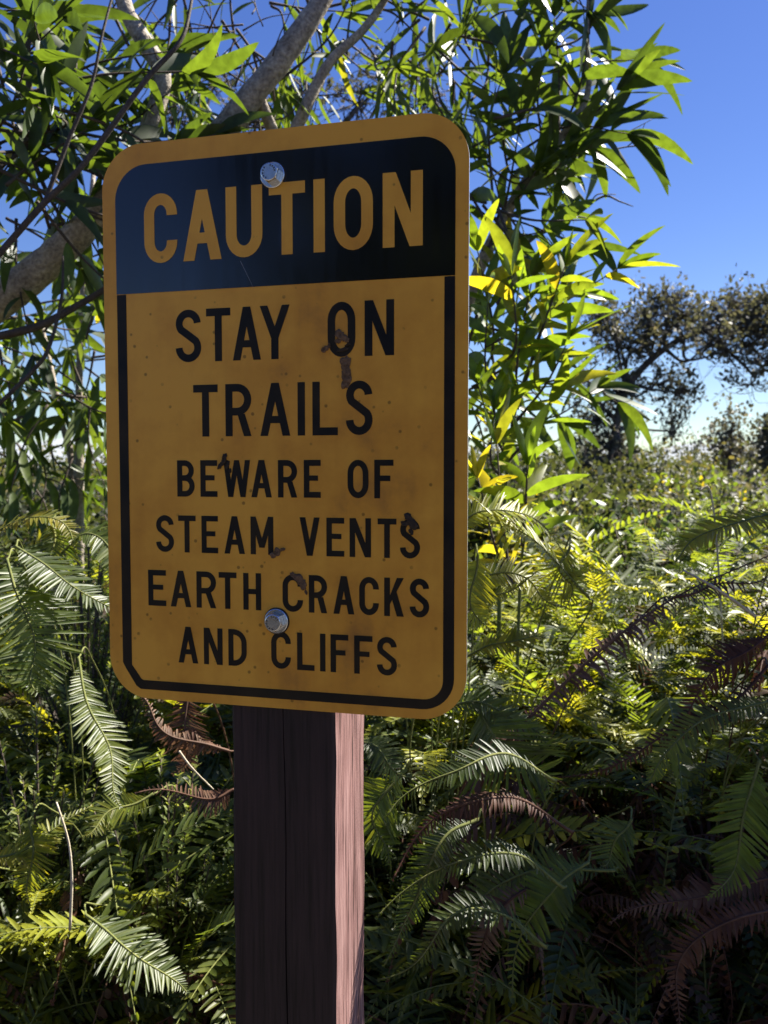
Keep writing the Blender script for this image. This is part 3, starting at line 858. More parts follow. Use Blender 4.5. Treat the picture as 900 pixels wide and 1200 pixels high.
hero('yellow green fern arching out from behind the right edge of the sign', [
    dict(p=[at(520, 640, 1.0), at(560, 601, 1.0), at(615, 606, 1.0), at(668, 645, 1.0)], w=.075, np=44, k='yellow', n=(.1, -.5, 1)),
    dict(p=[at(690, 700, 1.04), at(640, 650, 1.02), at(600, 612, 1.0), at(552, 590, .98)], w=.07, np=38, k='yellow', n=(0, -.4, 1)),
    dict(p=[at(500, 720, 1.05), at(560, 700, 1.03), at(630, 672, 1.0)], w=.045, np=32, k='green', tint=.95, n=(0, -.6, 1)),
    dict(p=[at(668, 640, 1.05), at(658, 670, 1.04), at(672, 710, 1.03)], w=.085, np=26, k='yellow', n=(0, -1, .3)),
    dict(p=[at(540, 690, 1.06), at(575, 676, 1.05), at(625, 680, 1.04), at(660, 712, 1.03)], w=.07, np=34, k='yellow', n=(0, -.6, 1)),
    dict(p=[at(560, 650, 1.02), at(556, 690, 1.01), at(566, 740, 1.0)], w=.08, np=26, k='yellow', n=(.2, -1, .3)),
    dict(p=[at(545, 770, 1.05), at(590, 752, 1.04), at(640, 748, 1.03)], w=.06, np=30, k='green', tint=.9, n=(0, -.6, 1))], seed=27, extra=2)
hero('yellow fern frond lit through near the right edge above the bank', [
    dict(p=[at(930, 600, 1.12), at(880, 608, 1.1), at(830, 624, 1.08), at(784, 658, 1.06)], w=.075, np=46, k='yellow', n=(0, -.4, 1)),
    dict(p=[at(960, 640, 1.1), at(920, 610, 1.1), at(880, 600, 1.12)], w=.055, np=26, k='yellow', n=(0, -.5, 1))], seed=28, extra=1)
hero('dead brown fern with a long curled frond lying diagonally across the bank', [
    dict(p=[at(560, 905, .98), at(640, 820, 1.0), at(720, 745, 1.02), at(800, 695, 1.04), at(910, 655, 1.08)], w=.075, np=60, k='dry', curl=2.2, miss=.15, n=(0, -.6, 1), rach=.0026),
    dict(p=[at(790, 700, 1.04), at(840, 690, 1.03), at(905, 668, 1.02)], w=.05, np=20, k='dry', curl=1.5, miss=.2, n=(0, -.6, 1))], seed=29)
hero('dead reddish fern hanging in front of the bank at the right edge', [
    dict(p=[at(905, 740, 1.0), at(870, 770, .99), at(825, 800, .98), at(770, 870, .97)], w=.09, np=40, k='dry', curl=2.4, miss=.2, n=(0, -1, .5)),
    dict(p=[at(900, 780, 1.0), at(850, 830, .98), at(760, 870, .97), at(650, 912, .97)], w=.05, np=44, k='dry', curl=2.0, miss=.25, n=(0, -.8, .6))], seed=30)
hero('dark green fern with a broad frond under the lower right sign corner', [
    dict(p=[at(560, 830, .98), at(575, 858, .96), at(605, 890, .94), at(640, 930, .92)], w=.16, np=30, n=(-.4, -1, .5), tint=.3, ang=26),
    dict(p=[at(500, 838, 1.0), at(560, 822, .99), at(610, 845, .97), at(640, 880, .96)], w=.06, np=34, n=(.2, -.6, 1), tint=.4)], seed=31, extra=2)
hero('fern with a pale silvery frond tip curving in from the right edge', [
    dict(p=[at(930, 815, .98), at(880, 830, .97), at(820, 850, .96), at(765, 888, .95), at(750, 915, .94)], w=.05, np=44, n=(-.2, -.7, 1), tint=.5)], seed=32, extra=1)
hero('fern with a shaded upright frond near the lower right edge', [
    dict(p=[at(890, 890, .96), at(878, 940, .95), at(858, 1000, .94), at(838, 1055, .93)], w=.085, np=28, n=(-.3, -1, .3), tint=.45, ang=26)], seed=33, extra=2)
hero('withered grey fern frond hanging in the shade right of the post', [
    dict(p=[at(640, 1030, .92), at(590, 1060, .9), at(560, 1100, .89), at(552, 1200, .88)], w=.06, np=28, k='dry', curl=.8, n=(-.3, -1, .4), tint=.95),
    dict(p=[at(690, 1010, .93), at(650, 1035, .91), at(620, 1085, .9), at(608, 1170, .89)], w=.07, np=26, n=(-.3, -1, .4), tint=.5, ang=12)], seed=34, extra=1)
hero('fern with a shaded frond leaning left across the dark of the bank', [
    dict(p=[at(720, 1020, .98), at(640, 1022, .97), at(560, 1050, .96), at(500, 1085, .95)], w=.07, np=34, n=(0, -.8, .8), tint=.35),
    dict(p=[at(740, 960, 1.0), at(725, 985, .99), at(700, 1010, .98)], w=.08, np=18, n=(0, -1, .3), tint=.45)], seed=35, extra=1)
hero('dead fern with drooping brown fronds in the lower right corner', [
    dict(p=[at(930, 1060, .95), at(860, 1080, .93), at(800, 1130, .92), at(780, 1210, .91)], w=.10, np=34, k='dry', curl=.5, tint=.35, n=(0, -1, .5)),
    dict(p=[at(960, 1020, .97), at(880, 1035, .96), at(800, 1050, .95), at(720, 1090, .94)], w=.09, np=34, k='dry', curl=.6, tint=.5, n=(0, -.9, .6))], seed=36)
hero('dead rust brown fern hanging just below the sign left of the post', [
    dict(p=[at(268, 880, .95), at(235, 872, .94), at(190, 850, .93), at(152, 818, .92)], w=.05, np=36, k='dry', curl=2.4, miss=.1, n=(0, -.8, .6), tint=.6),
    dict(p=[at(222, 800, .96), at(220, 840, .95), at(212, 880, .94), at(206, 910, .94)], w=.085, np=24, k='dry', curl=.7, n=(0, -1, .2), tint=.55),
    dict(p=[at(275, 925, .98), at(240, 935, .97), at(160, 932, .96)], w=.05, np=24, k='dry', curl=1.2, n=(0, -.8, .6), tint=.6)], seed=37)
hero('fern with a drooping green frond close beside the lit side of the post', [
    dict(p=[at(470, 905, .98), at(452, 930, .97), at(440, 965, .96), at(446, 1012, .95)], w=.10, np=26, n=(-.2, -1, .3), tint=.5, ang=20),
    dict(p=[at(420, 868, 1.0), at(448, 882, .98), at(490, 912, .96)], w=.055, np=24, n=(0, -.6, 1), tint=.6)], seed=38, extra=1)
hero('fern with a fan of pale fronds at the left edge above the hanging frond', [
    dict(p=[at(-30, 640, 1.2), at(20, 612, 1.2), at(62, 612, 1.18), at(96, 640, 1.16)], w=.06, np=34, n=(0, -.4, 1), tint=.75),
    dict(p=[at(60, 610, 1.2), at(64, 640, 1.18), at(66, 680, 1.16)], w=.10, np=24, n=(.3, -1, .3), tint=.4, ang=24),
    dict(p=[at(70, 650, 1.18), at(100, 628, 1.16), at(130, 650, 1.14), at(150, 690, 1.12)], w=.07, np=28, n=(0, -.5, 1), tint=.7)], seed=39, extra=2)

hero('dark fern with several narrow fronds crowding the shaded foot of the post', [  # low tints put the shade at the post's foot into the frond colour
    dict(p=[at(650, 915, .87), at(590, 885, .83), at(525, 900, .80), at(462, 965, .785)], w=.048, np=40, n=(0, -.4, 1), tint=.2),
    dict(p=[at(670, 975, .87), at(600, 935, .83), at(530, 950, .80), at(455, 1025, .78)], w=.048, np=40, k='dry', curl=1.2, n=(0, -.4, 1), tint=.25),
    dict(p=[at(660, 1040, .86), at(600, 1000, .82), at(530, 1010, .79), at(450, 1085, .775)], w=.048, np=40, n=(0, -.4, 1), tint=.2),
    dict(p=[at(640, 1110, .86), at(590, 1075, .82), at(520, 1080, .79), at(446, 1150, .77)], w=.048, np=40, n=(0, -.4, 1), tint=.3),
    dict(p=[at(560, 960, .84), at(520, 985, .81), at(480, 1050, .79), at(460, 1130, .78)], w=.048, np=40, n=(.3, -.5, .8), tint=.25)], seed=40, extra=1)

# --- undergrowth: the mass of leaf and stalk between the ferns
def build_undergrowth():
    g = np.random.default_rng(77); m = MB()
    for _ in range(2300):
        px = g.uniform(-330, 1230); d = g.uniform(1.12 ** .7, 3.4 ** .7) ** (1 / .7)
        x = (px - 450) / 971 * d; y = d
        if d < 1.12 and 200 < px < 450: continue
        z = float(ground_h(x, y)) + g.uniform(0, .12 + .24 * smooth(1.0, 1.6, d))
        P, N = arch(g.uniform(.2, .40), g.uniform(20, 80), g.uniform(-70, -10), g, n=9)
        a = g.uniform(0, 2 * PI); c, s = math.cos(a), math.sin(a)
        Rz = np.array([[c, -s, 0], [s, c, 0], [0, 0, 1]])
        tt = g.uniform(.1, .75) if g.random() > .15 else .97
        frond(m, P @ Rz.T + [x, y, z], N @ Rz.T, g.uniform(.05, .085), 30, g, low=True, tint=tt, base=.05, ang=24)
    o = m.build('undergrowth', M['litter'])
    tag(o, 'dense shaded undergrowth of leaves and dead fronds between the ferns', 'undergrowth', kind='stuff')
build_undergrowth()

# ------------------------------------------------------------------ koa trees
def koa_templates():
    out = []
    for k, (cv, w) in enumerate(((.30, .19), (.42, .18), (.52, .20), (.22, .21), (.36, .22))):
        V = []; ts = np.array([0, .05, .16, .32, .5, .68, .84, .94, 1.0])
        for t in ts:
            hw = 0.5 * w * (math.sin(PI * min(1, t ** .8)) ** .75 + .06) * (1 if t < 1 else 0)
            if t == 0: hw = .006
            y = cv * (t * t - .25 * t); zz = -.10 * t * t
            V += [(t, y + hw, zz + hw * .22), (t, y, zz), (t, y - hw, zz + hw * .22)]
        F = []
        for i in range(len(ts) - 1):
            F += [(3 * i, 3 * i + 1, 3 * i + 4, 3 * i + 3), (3 * i + 1, 3 * i + 2, 3 * i + 5, 3 * i + 4)]
        out.append((np.array(V), F))
    return out
KOA = koa_templates()

def leafy(mw, ml, pts, g, r0=.004, r1=.0012, dens=34, ll=.13, start=.25, tint=.45, spread=.8, droop=.15, tuft=4, bias=None, slim=1.0):
    """a twig along pts with alternate sickle leaves and a tuft at its tip"""
    P = catmull(pts, 16); T = tangents(P)
    ln = np.linalg.norm(np.diff(P, axis=0), axis=1).sum()
    mw.tube(P, np.linspace(r0, r1, 16), 5)
    n = max(3, int(ln * dens * (1 - start)))
    th = g.uniform(0, 6)
    for i in range(n + tuft):
        s = start + (1 - start) * min(1.0, (i + g.uniform(0, .6)) / n)
        j = min(15, int(s * 15)); t = T[j]; p = P[j] + (P[min(15, j + 1)] - P[j]) * (s * 15 - j)
        th += 2.4 + g.normal(0, .3)
        u = nrm(np.cross(t, [0.1, 0.2, 1])); w = np.cross(t, u)
        rad = u * math.cos(th) + w * math.sin(th)
        d = t * g.uniform(.35, .9) + rad * spread * g.uniform(.7, 1.2) + np.array([0, 0, -droop])
        if i >= n: d = t + rad * .45
        if bias is not None: d = nrm(d) + np.array(bias)
        nn = np.array([g.normal(0, .8), g.normal(0, .8), g.uniform(.1, 1.0)])          # blades hang mostly edge up
        V, F = KOA[int(g.integers(len(KOA)))]
        k = ll * g.uniform(.55, 1.25)
        X = basis(d, nn)
        fl = -1 if X[2, 1] > 0 else 1                                                 # sickle tips curve downwards
        if g.random() < .12: fl = -fl
        tt = tint + g.normal(0, .16)
        if g.random() < .004: tt = 1.0
        ml.add((V * np.array([k, k * fl * slim, k])) @ X.T + p, F, float(np.clip(tt, 0, 1)))

def cloud_twigs(mw, ml, boxes, g, **kw):
    """boxes: (px, py, depth, rx, ry, rd, count, (dx, dy, dz) main growth direction)"""
    for (px, py, d, rx, ry, rd, cnt, dr) in boxes:
        for _ in range(cnt):
            while True:
                a, b, c = g.uniform(-1, 1, 3)
                if a * a + b * b + c * c < 1: break
            p = at(px + a * rx, py + b * ry, d + c * rd)
            dv = nrm(np.array(dr) + g.normal(0, .5, 3))
            l = g.uniform(.16, .34)
            q = p + dv * l; mid = (p + q) / 2 + g.normal(0, .03, 3)
            leafy(mw, ml, [p, mid, q], g, **kw)

def px_tube(m, pix, r, sides=8, n=None, wob=.05):
    """pix: (px, py, depth); r: radii in metres at those points"""
    P = np.array([at(*p) for p in pix])
    n = n or max(8, 6 * len(P))
    P = catmull(P, n); rr = np.interp(np.linspace(0, 1, n), np.linspace(0, 1, len(r)), r)
    m.tube(P, rr, sides, wob=wob)
    return P

def tree_root(name, px, py, d, label, cat='tree', group=None):
    p = at(px, py, d)
    root = empty(name, (p[0], p[1], float(ground_h(p[0], p[1]))))
    tag(root, label, cat, group)
    return root

def finish(mb, name, mats, root):
    """build a part whose verts are in world space under its tree's Empty"""
    off = np.array(root.location)
    mb.v = [v - off for v in mb.v]
    return mb.build(name, mats, root)

def koa_left():
    g = np.random.default_rng(41)
    root = tree_root('koa_tree', -260, 700, 1.9, 'large koa tree whose thick pale limb slants up behind the sign from the left edge')
    b = at(-260, 700, 1.9); gz = float(ground_h(b[0], b[1]))
    t = MB()
    P = catmull(np.array([[b[0], b[1], gz - .1], at(-230, 560, 1.9), at(-120, 430, 1.85), at(0, 352, 1.8), at(62, 302, 1.78), at(118, 248, 1.76)]), 40)
    t.tube(P, np.interp(np.linspace(0, 1, 40), [0, .3, .6, .85, 1], [.075, .052, .039, .033, .029]), 14, wob=.06)
    finish(t, 'trunk', M['bark'], root)
    br = MB()
    px_tube(br, [(108, 262, 1.765), (150, 205, 1.75), (172, 160, 1.74), (186, 118, 1.74), (190, 85, 1.74), (170, 50, 1.75), (148, 12, 1.77), (128, -60, 1.8), (100, -160, 1.85)], [.033, .027, .022, .018, .018, .018, .017, .015, .011], 12, 46)
    finish(br, 'branch', M['bark'], root)
    br = MB()
    px_tube(br, [(118, 250, 1.76), (180, 222, 1.74), (245, 172, 1.72), (300, 106, 1.7), (345, 48, 1.7), (385, -12, 1.72), (450, -120, 1.78)], [.030, .030, .028, .025, .023, .019, .013], 12, 44)
    finish(br, 'branch', M['bark'], root)
    br = MB()
    px_tube(br, [(330, 200, 1.9), (352, 140, 1.9), (385, 75, 1.92), (430, 30, 1.95), (470, -30, 2.0)], [.017, .015, .012, .010, .007], 8, 30)
    px_tube(br, [(300, 106, 1.7), (330, 180, 1.8), (345, 230, 1.9)], [.012, .014, .016], 7)
    finish(br, 'branch', M['bark'], root)
    tw = MB(); px_tube(tw, [(-20, 320, 1.3), (50, 240, 1.3), (100, 190, 1.3), (170, 95, 1.32), (210, 50, 1.34), (222, 15, 1.36), (230, -40, 1.4)], [.0052, .005, .0046, .0042, .0036, .003, .0025], 6); finish(tw, 'twig', M['twig'], root)
    tw = MB(); px_tube(tw, [(52, 238, 1.3), (80, 165, 1.31), (107, 100, 1.32), (120, 40, 1.33), (136, -20, 1.36)], [.004, .0036, .003, .0026, .002], 6); finish(tw, 'twig', M['twig'], root)
    tw = MB(); px_tube(tw, [(30, 160, 1.6), (40, 190, 1.6), (55, 225, 1.6), (75, 262, 1.6)], [.005, .005, .004, .003], 6); finish(tw, 'twig', M['twig'], root)
    tw = MB(); px_tube(tw, [(26, -20, 1.7), (32, 25, 1.7), (31, 60, 1.7), (36, 120, 1.7)], [.011, .010, .008, .006], 7); finish(tw, 'twig', M['twig'], root)
    tw = MB(); px_tube(tw, [(-10, 482, 1.5), (37, 436, 1.5), (57, 408, 1.5), (72, 350, 1.52), (74, 300, 1.54)], [.004, .004, .0035, .003, .002], 6); finish(tw, 'twig', M['twig'], root)
    tw = MB(); px_tube(tw, [(-20, 398, 1.6), (42, 383, 1.6), (82, 363, 1.62), (130, 335, 1.64)], [.009, .008, .007, .006], 7); finish(tw, 'twig', M['twig'], root)
    for _ in range(34):                                   # bare fine twigs around the forks
        tw = MB(); s = at(g.uniform(150, 330), g.uniform(10, 150), g.uniform(1.7, 2.1))
        d = nrm(g.normal(0, 1, 3) * np.array([1, .6, 1]) + np.array([0, 0, .3])); l = g.uniform(.1, .28)
        tw.tube(catmull([s, s + d * l * .5 + g.normal(0, .02, 3), s + d * l], 8), np.linspace(.0024, .0008, 8), 4)
        finish(tw, 'twig', M['twig'], root)
    w, f = MB(), MB()
    cloud_twigs(w, f, [
        (40, 95, 1.75, 75, 70, .3, 9, (.6, 0, -.1)), (40, 215, 1.7, 80, 70, .3, 13, (.5, 0, -.3)),
        (75, 20, 1.8, 60, 50, .3, 6, (.3, 0, -.3)), (10, 150, 1.5, 50, 80, .2, 5, (.5, 0, -.4)),
        (-90, 100, 1.8, 90, 160, .4, 6, (.4, 0, 0))], g, tint=.22, ll=.12, dens=26, slim=1.0)
    cloud_twigs(w, f, [(-5, 120, 1.6, 45, 90, .25, 12, (.4, 0, -.2)), (50, 170, 1.65, 50, 40, .2, 7, (.4, 0, -.2))], g, tint=.08, ll=.125, dens=30)
    cloud_twigs(w, f, [
        (240, 20, 1.95, 70, 50, .3, 9, (0, 0, -.5)), (330, 60, 2.1, 80, 60, .3, 10, (.2, 0, -.4)),
        (430, 40, 2.1, 90, 60, .35, 13, (.5, 0, -.4)), (520, 60, 2.1, 60, 60, .3, 10, (.5, 0, -.6)),
        (420, -50, 2.1, 160, 40, .3, 6, (.1, 0, -.4))], g, tint=.45, ll=.125, dens=25, droop=.6, slim=.6)
    finish(w, 'twig', M['twig'], root)
    finish(f, 'crown', M['koa'], root)
koa_left()

def koa_right():
    g = np.random.default_rng(42)
    root = tree_root('koa_tree', 520, 900, 2.1, 'tall young koa with dark sickle leaves against the sky right of the sign top')
    b = np.array(root.location)
    t = MB()
    P = catmull(np.array([b - [0, 0, .1], at(515, 700, 2.1), at(520, 560, 2.1), at(530, 430, 2.1), at(560, 320, 2.08), at(610, 222, 2.05), at(655, 165, 2.02), at(688, 112, 2.0), at(688, 40, 2.0), at(690, -20, 2.0)]), 46)
    t.tube(P, np.interp(np.linspace(0, 1, 46), [0, .5, .75, 1], [.022, .015, .008, .003]), 8, wob=.05)
    finish(t, 'trunk', M['bark'], root)
    w, f = MB(), MB()
    kw = dict(ll=.14, dens=22, tint=.36, droop=.30, spread=1.0)
    def tw(*pp, **k):
        k = {**kw, **k}; k['dens'] *= .62
        leafy(w, f, [at(*p) for p in pp], g, **k)
    tw((655, 165, 2.02), (680, 100, 1.98), (692, 30, 1.95), start=.1, dens=46, bias=(.4, 0, .05))
    tw((660, 165, 2.02), (700, 130, 1.97), (722, 105, 1.93), start=.2, dens=50, bias=(.35, 0, 0))
    tw((640, 190, 2.04), (675, 172, 1.98), (695, 150, 1.95), start=.2, bias=(.2, 0, -.1))
    tw((620, 215, 2.05), (645, 205, 2.0), (662, 185, 1.97), start=.2)
    tw((600, 240, 2.05), (612, 225, 2.0), (628, 200, 1.97), start=.2)
    tw((590, 250, 2.05), (600, 200, 2.0), (610, 140, 1.97), start=.1, dens=50)
    tw((570, 300, 2.07), (585, 240, 2.0), (570, 180, 1.97), start=.1, dens=50)
    tw((690, 40, 2.0), (692, 0, 2.0), (695, -60, 2.0), start=.1, bias=(.4, 0, 0))
    tw((640, 190, 2.04), (630, 120, 2.0), (640, 60, 1.97), start=.1, dens=50)
    tw((655, 165, 2.02), (655, 90, 2.1), (650, 20, 2.1), start=.1, dens=50)
    cloud_twigs(w, f, [(590, 150, 2.1, 60, 90, .25, 10, (.6, 0, .1)), (570, 40, 2.2, 60, 60, .3, 7, (.5, 0, 0)), (565, 260, 2.1, 25, 60, .2, 8, (.3, 0, -.2)), (570, 440, 2.1, 30, 80, .2, 9, (.3, 0, 0)), (640, 110, 2.1, 40, 60, .2, 3, (.6, 0, .1)), (640, 30, 2.15, 50, 40, .2, 3, (.6, 0, .2))], g, **kw)
    cloud_twigs(w, f, [(585, 250, 1.95, 22, 30, .1, 4, (.2, 0, -.6))], g, ll=.11, dens=12, tint=.92, droop=.5)
    finish(w, 'twig', M['twig'], root); finish(f, 'crown', M['koa'], root)
    # bare dead twigs beyond the leaves
    d = MB()
    px_tube(d, [(600, 300, 2.15), (640, 268, 2.1), (680, 246, 2.1), (708, 230, 2.1), (726, 236, 2.1), (742, 242, 2.1)], [.006, .0048, .004, .003, .002, .0012], 5)
    px_tube(d, [(668, 252, 2.1), (690, 257, 2.1), (698, 268, 2.1), (700, 276, 2.1)], [.0022, .0018, .0014, .001], 4)
    px_tube(d, [(690, 243, 2.1), (700, 228, 2.1), (722, 228, 2.1)], [.002, .0016, .001], 4)
    px_tube(d, [(700, 180, 2.1), (735, 172, 2.1), (760, 172, 2.1), (776, 174, 2.1)], [.0028, .002, .0016, .001], 4)
    px_tube(d, [(735, 172, 2.1), (748, 160, 2.1), (756, 145, 2.1)], [.0016, .0012, .0008], 4)
    px_tube(d, [(730, 158, 2.1), (745, 150, 2.1), (764, 140, 2.1)], [.0016, .0012, .0008], 4)
    px_tube(d, [(640, 268, 2.1), (655, 272, 2.1), (664, 280, 2.1)], [.002, .0014, .001], 4)
    finish(d, 'dead_twig', M['ohia_bark'], root)
koa_right()

def koa_sapling():
    g = np.random.default_rng(43)
    root = tree_root('koa_sapling', 590, 900, 1.75, 'bright green koa sapling with upswept leaves just right of the sign')
    b = np.array(root.location)
    t = MB()
    P = catmull(np.array([b - [0, 0, .1], at(585, 720, 1.75), at(592, 580, 1.75), at(604, 480, 1.74), at(634, 390, 1.72), at(660, 312, 1.7)]), 34)
    t.tube(P, np.linspace(.006, .002, 34), 7)
    finish(t, 'trunk', M['stem_green'], root)
    w, f = MB(), MB()
    kw = dict(ll=.108, tint=.55, droop=.0, spread=1.0)
    def tw(*pp, **k): leafy(w, f, [at(*p) for p in pp], g, **{**kw, **k, 'dens': k.get('dens', 34) * .95})
    tw((606, 480, 1.74), (634, 390, 1.7), (662, 312, 1.66), start=.05, dens=60, bias=(.3, 0, .15))
    tw((600, 500, 1.74), (608, 410, 1.7), (624, 325, 1.68), start=.05, dens=60, bias=(.25, 0, .15))
    tw((596, 540, 1.74), (570, 440, 1.72), (572, 350, 1.7), start=.1, dens=50, bias=(.15, 0, .1))
    tw((600, 500, 1.74), (640, 450, 1.7), (668, 395, 1.66), start=.15, dens=50, bias=(.3, 0, 0))
    tw((596, 540, 1.74), (630, 500, 1.7), (650, 460, 1.68), start=.2, dens=40, bias=(.2, 0, 0))
    tw((596, 540, 1.74), (575, 500, 1.7), (560, 450, 1.68), start=.1, dens=50)
    tw((590, 560, 1.74), (575, 540, 1.7), (580, 480, 1.68), start=.1, dens=50)
    cloud_twigs(w, f, [(572, 410, 1.8, 32, 80, .15, 7, (.3, 0, .5))], g, dens=40, **kw)
    finish(w, 'twig', M['twig'], root); finish(f, 'crown', M['koa_young'], root)
koa_sapling()

def koa_seedling():
    g = np.random.default_rng(44)
    root = tree_root('koa_seedling', 600, 900, 1.45, 'small koa seedling with yellow green leaves beside the lower right edge of the sign')
    b = np.array(root.location)
    t = MB()
    P = catmull(np.array([b - [0, 0, .05], at(608, 720, 1.45), at(615, 620, 1.44), at(618, 555, 1.43)]), 20)
    t.tube(P, np.linspace(.004, .0018, 20), 6)
    finish(t, 'trunk', M['stem_green'], root)
    w, f = MB(), MB()
    leafy(w, f, [at(612, 640, 1.44), at(616, 590, 1.42), at(618, 545, 1.4)], g, dens=70, ll=.10, start=.05, tint=.5, bias=(.15, 0, .1))
    leafy(w, f, [at(600, 690, 1.44), at(580, 640, 1.4), at(560, 560, 1.38)], g, dens=55, ll=.10, start=.1, tint=.95, droop=.2)
    leafy(w, f, [at(600, 690, 1.44), at(590, 620, 1.42), at(582, 520, 1.42)], g, dens=50, ll=.10, start=.1, tint=.9, droop=.2)
    finish(w, 'twig', M['twig'], root); finish(f, 'crown', M['koa_young'], root)
koa_seedling()

def koa_back(px, stems, boxes, seed, label, d=2.9):
    g = np.random.default_rng(seed)
    root = tree_root('koa_tree', px, 700, d, label)
    b = np.array(root.location)
    for st, r in stems:
        t = MB()
        P = catmull(np.array([b - [0, 0, .1]] + [at(*p) for p in st]), 30)
        t.tube(P, np.linspace(r, r * .45, 30), 8)
        finish(t, 'trunk', M['bark'], root)
    w, f = MB(), MB()
    cloud_twigs(w, f, boxes, g, ll=.14, dens=22, tint=.5, droop=.4, slim=.85)
    finish(w, 'twig', M['twig'], root); finish(f, 'crown', M['koa'], root)
koa_back(90, [([(93, 560, 2.6), (93, 500, 2.6), (93, 440, 2.6), (98, 330, 2.6), (110, 200, 2.6)], .016), ([(84, 555, 2.62), (75, 505, 2.65), (60, 430, 2.7), (40, 340, 2.8)], .012)],
         [(60, 400, 2.5, 90, 60, .3, 17, (.3, 0, -.3)), (70, 480, 2.5, 80, 60, .3, 16, (.2, 0, -.5)), (-40, 440, 2.6, 80, 120, .3, 14, (.3, 0, -.2)), (90, 290, 2.7, 60, 60, .3, 8, (.2, 0, -.3)), (160, 420, 2.7, 60, 120, .3, 9, (0, 0, -.3)), (20, 540, 2.7, 50, 30, .2, 4, (.2, 0, -.5))],
         51, 'slender koa tree with thin pale stems and silvery leaves left of the sign', 2.6)

def koa_added_shade():
    """the tree whose overhanging bough keeps the foot of the bank in shade"""
    g = np.random.default_rng(46)
    x, y = 3.2, 1.7
    root = empty('koa_tree', (x, y, float(ground_h(x, y))))  # unseen tree, added to block sun from the lower ferns
    tag(root, 'koa tree whose overhanging bough shades the foot of the fern bank at right', 'tree')
    b = np.array(root.location); t = MB()
    P = catmull(np.array([b - [0, 0, .1], [3.2, 1.8, 1.8], [3.1, 2.0, 2.7], [2.6, 2.1, 3.15], [2.0, 2.1, 3.2]]), 30)
    t.tube(P, np.linspace(.06, .012, 30), 9, wob=.06); finish(t, 'trunk', M['bark'], root)
    w, f = MB(), MB()
    for _ in range(170):
        p = np.array([g.uniform(.10, 1.10), g.uniform(.74, 1.12), g.uniform(.72, 1.16)]) + np.array(sdir) * g.uniform(3.0, 3.4)
        dv = nrm(np.array([-.1, 0, -.1]) + g.normal(0, .6, 3)); l = g.uniform(.12, .2)
        w.tube(catmull([P[int(g.integers(16, 30))], (P[24] + p) / 2 + g.normal(0, .05, 3), p], 7), np.linspace(.006, .003, 7), 4)
        leafy(w, f, [p, p + dv * l * .5, p + dv * l], g, ll=.14, dens=34, tint=.4)
    for _ in range(60):
        p = np.array([g.uniform(.03, .32), g.uniform(.74, .92), g.uniform(.70, 1.10)]) + np.array(sdir) * g.uniform(3.0, 3.4)
        dv = nrm(g.normal(0, 1, 3)); l = g.uniform(.1, .16)
        leafy(w, f, [p - dv * l * .5, p, p + dv * l * .5], g, ll=.13, dens=40, tint=.4)
    finish(w, 'twig', M['twig'], root); finish(f, 'crown', M['koa'], root)
koa_added_shade()

# ------------------------------------------------------------------ ohia trees and shrubs further off
def oval_template():
    V = [(0, 0, 0), (.3, .26, .04), (.7, .27, .04), (1, 0, -.03), (.7, -.27, .04), (.3, -.26, .04)]
    return np.array(V), [(0, 1, 2, 3), (0, 3, 4, 5)]
OV, OF = oval_template()
def tuft(m, p, g, n, ll, spread, tint, up=.5):
    for _ in range(n):
        d = nrm(g.normal(0, 1, 3) + np.array([0, 0, up]))
        X = basis(d, g.normal(0, 1, 3) + np.array([0, 0, 1.2]))
        k = ll * g.uniform(.6, 1.2)
        m.add((OV * k) @ X.T + p + g.normal(0, spread, 3), OF, float(np.clip(tint + g.normal(0, .18), 0, 1)))

def ohia(base, stem, clumps, seed, label, ll=.05, nleaf=38, rtrunk=.07, group=None, mt='ohia', name='ohia_tree', tint=.4, fine=10):
    """stem: list of (px, py, depth); clumps: (px, py, depth, rx, ry, count)"""
    g = np.random.default_rng(seed)
    p = at(*base)
    root = empty(name, (p[0], p[1], float(ground_h(p[0], p[1]))))
    tag(root, label, 'tree', group)
    b = np.array(root.location)
    S = np.array([b - [0, 0, .2]] + [at(*q) for q in stem])
    P = catmull(S, 30)
    t = MB(); t.tube(P, np.linspace(rtrunk, rtrunk * .35, 30), 8, wob=.08)
    finish(t, 'trunk', M['ohia_bark'], root)
    w, f = MB(), MB()
    for (cx, cy, cd, rx, ry, n) in clumps:
        hub = at(cx, cy + ry * .4, cd)
        j = int(np.argmin(np.linalg.norm(P[8:] - hub, axis=1))) + 8
        a = P[max(8, j - 3)]
        mid = (a + hub) / 2 + g.normal(0, .12, 3)
        w.tube(catmull([a, mid, hub], 12), np.linspace(rtrunk * .4, rtrunk * .15, 12), 5, wob=.1)
        for _ in range(n):
            while True:
                u, v, q = g.uniform(-1, 1, 3)
                if u * u + v * v + q * q < 1: break
            c = at(cx + u * rx, cy + v * ry, cd + q * rx / 971 * cd)
            m1 = (hub + c) / 2 + g.normal(0, .08, 3) - np.array([0, 0, .05])
            w.tube(catmull([hub, m1, c], 7), np.linspace(rtrunk * .12, rtrunk * .05, 7), 4)
            for k in range(3):
                e = c + g.normal(0, .10, 3) * (cd / 10)
                w.tube(np.array([c, e]), [rtrunk * .05, rtrunk * .03], 3)
                tuft(f, e, g, nleaf // 3, ll, .035 * cd / 10, tint)
        for _ in range(fine):
            c = at(cx + g.uniform(-1.2, 1.2) * rx, cy + g.uniform(-.6, 1.6) * ry, cd)
            w.tube(catmull([hub, (hub + c) / 2 + g.normal(0, .1, 3), c], 6), np.linspace(rtrunk * .08, rtrunk * .03, 6), 3)
    finish(w, 'branch', M['ohia_bark'], root); finish(f, 'crown', M[mt], root)
    return root

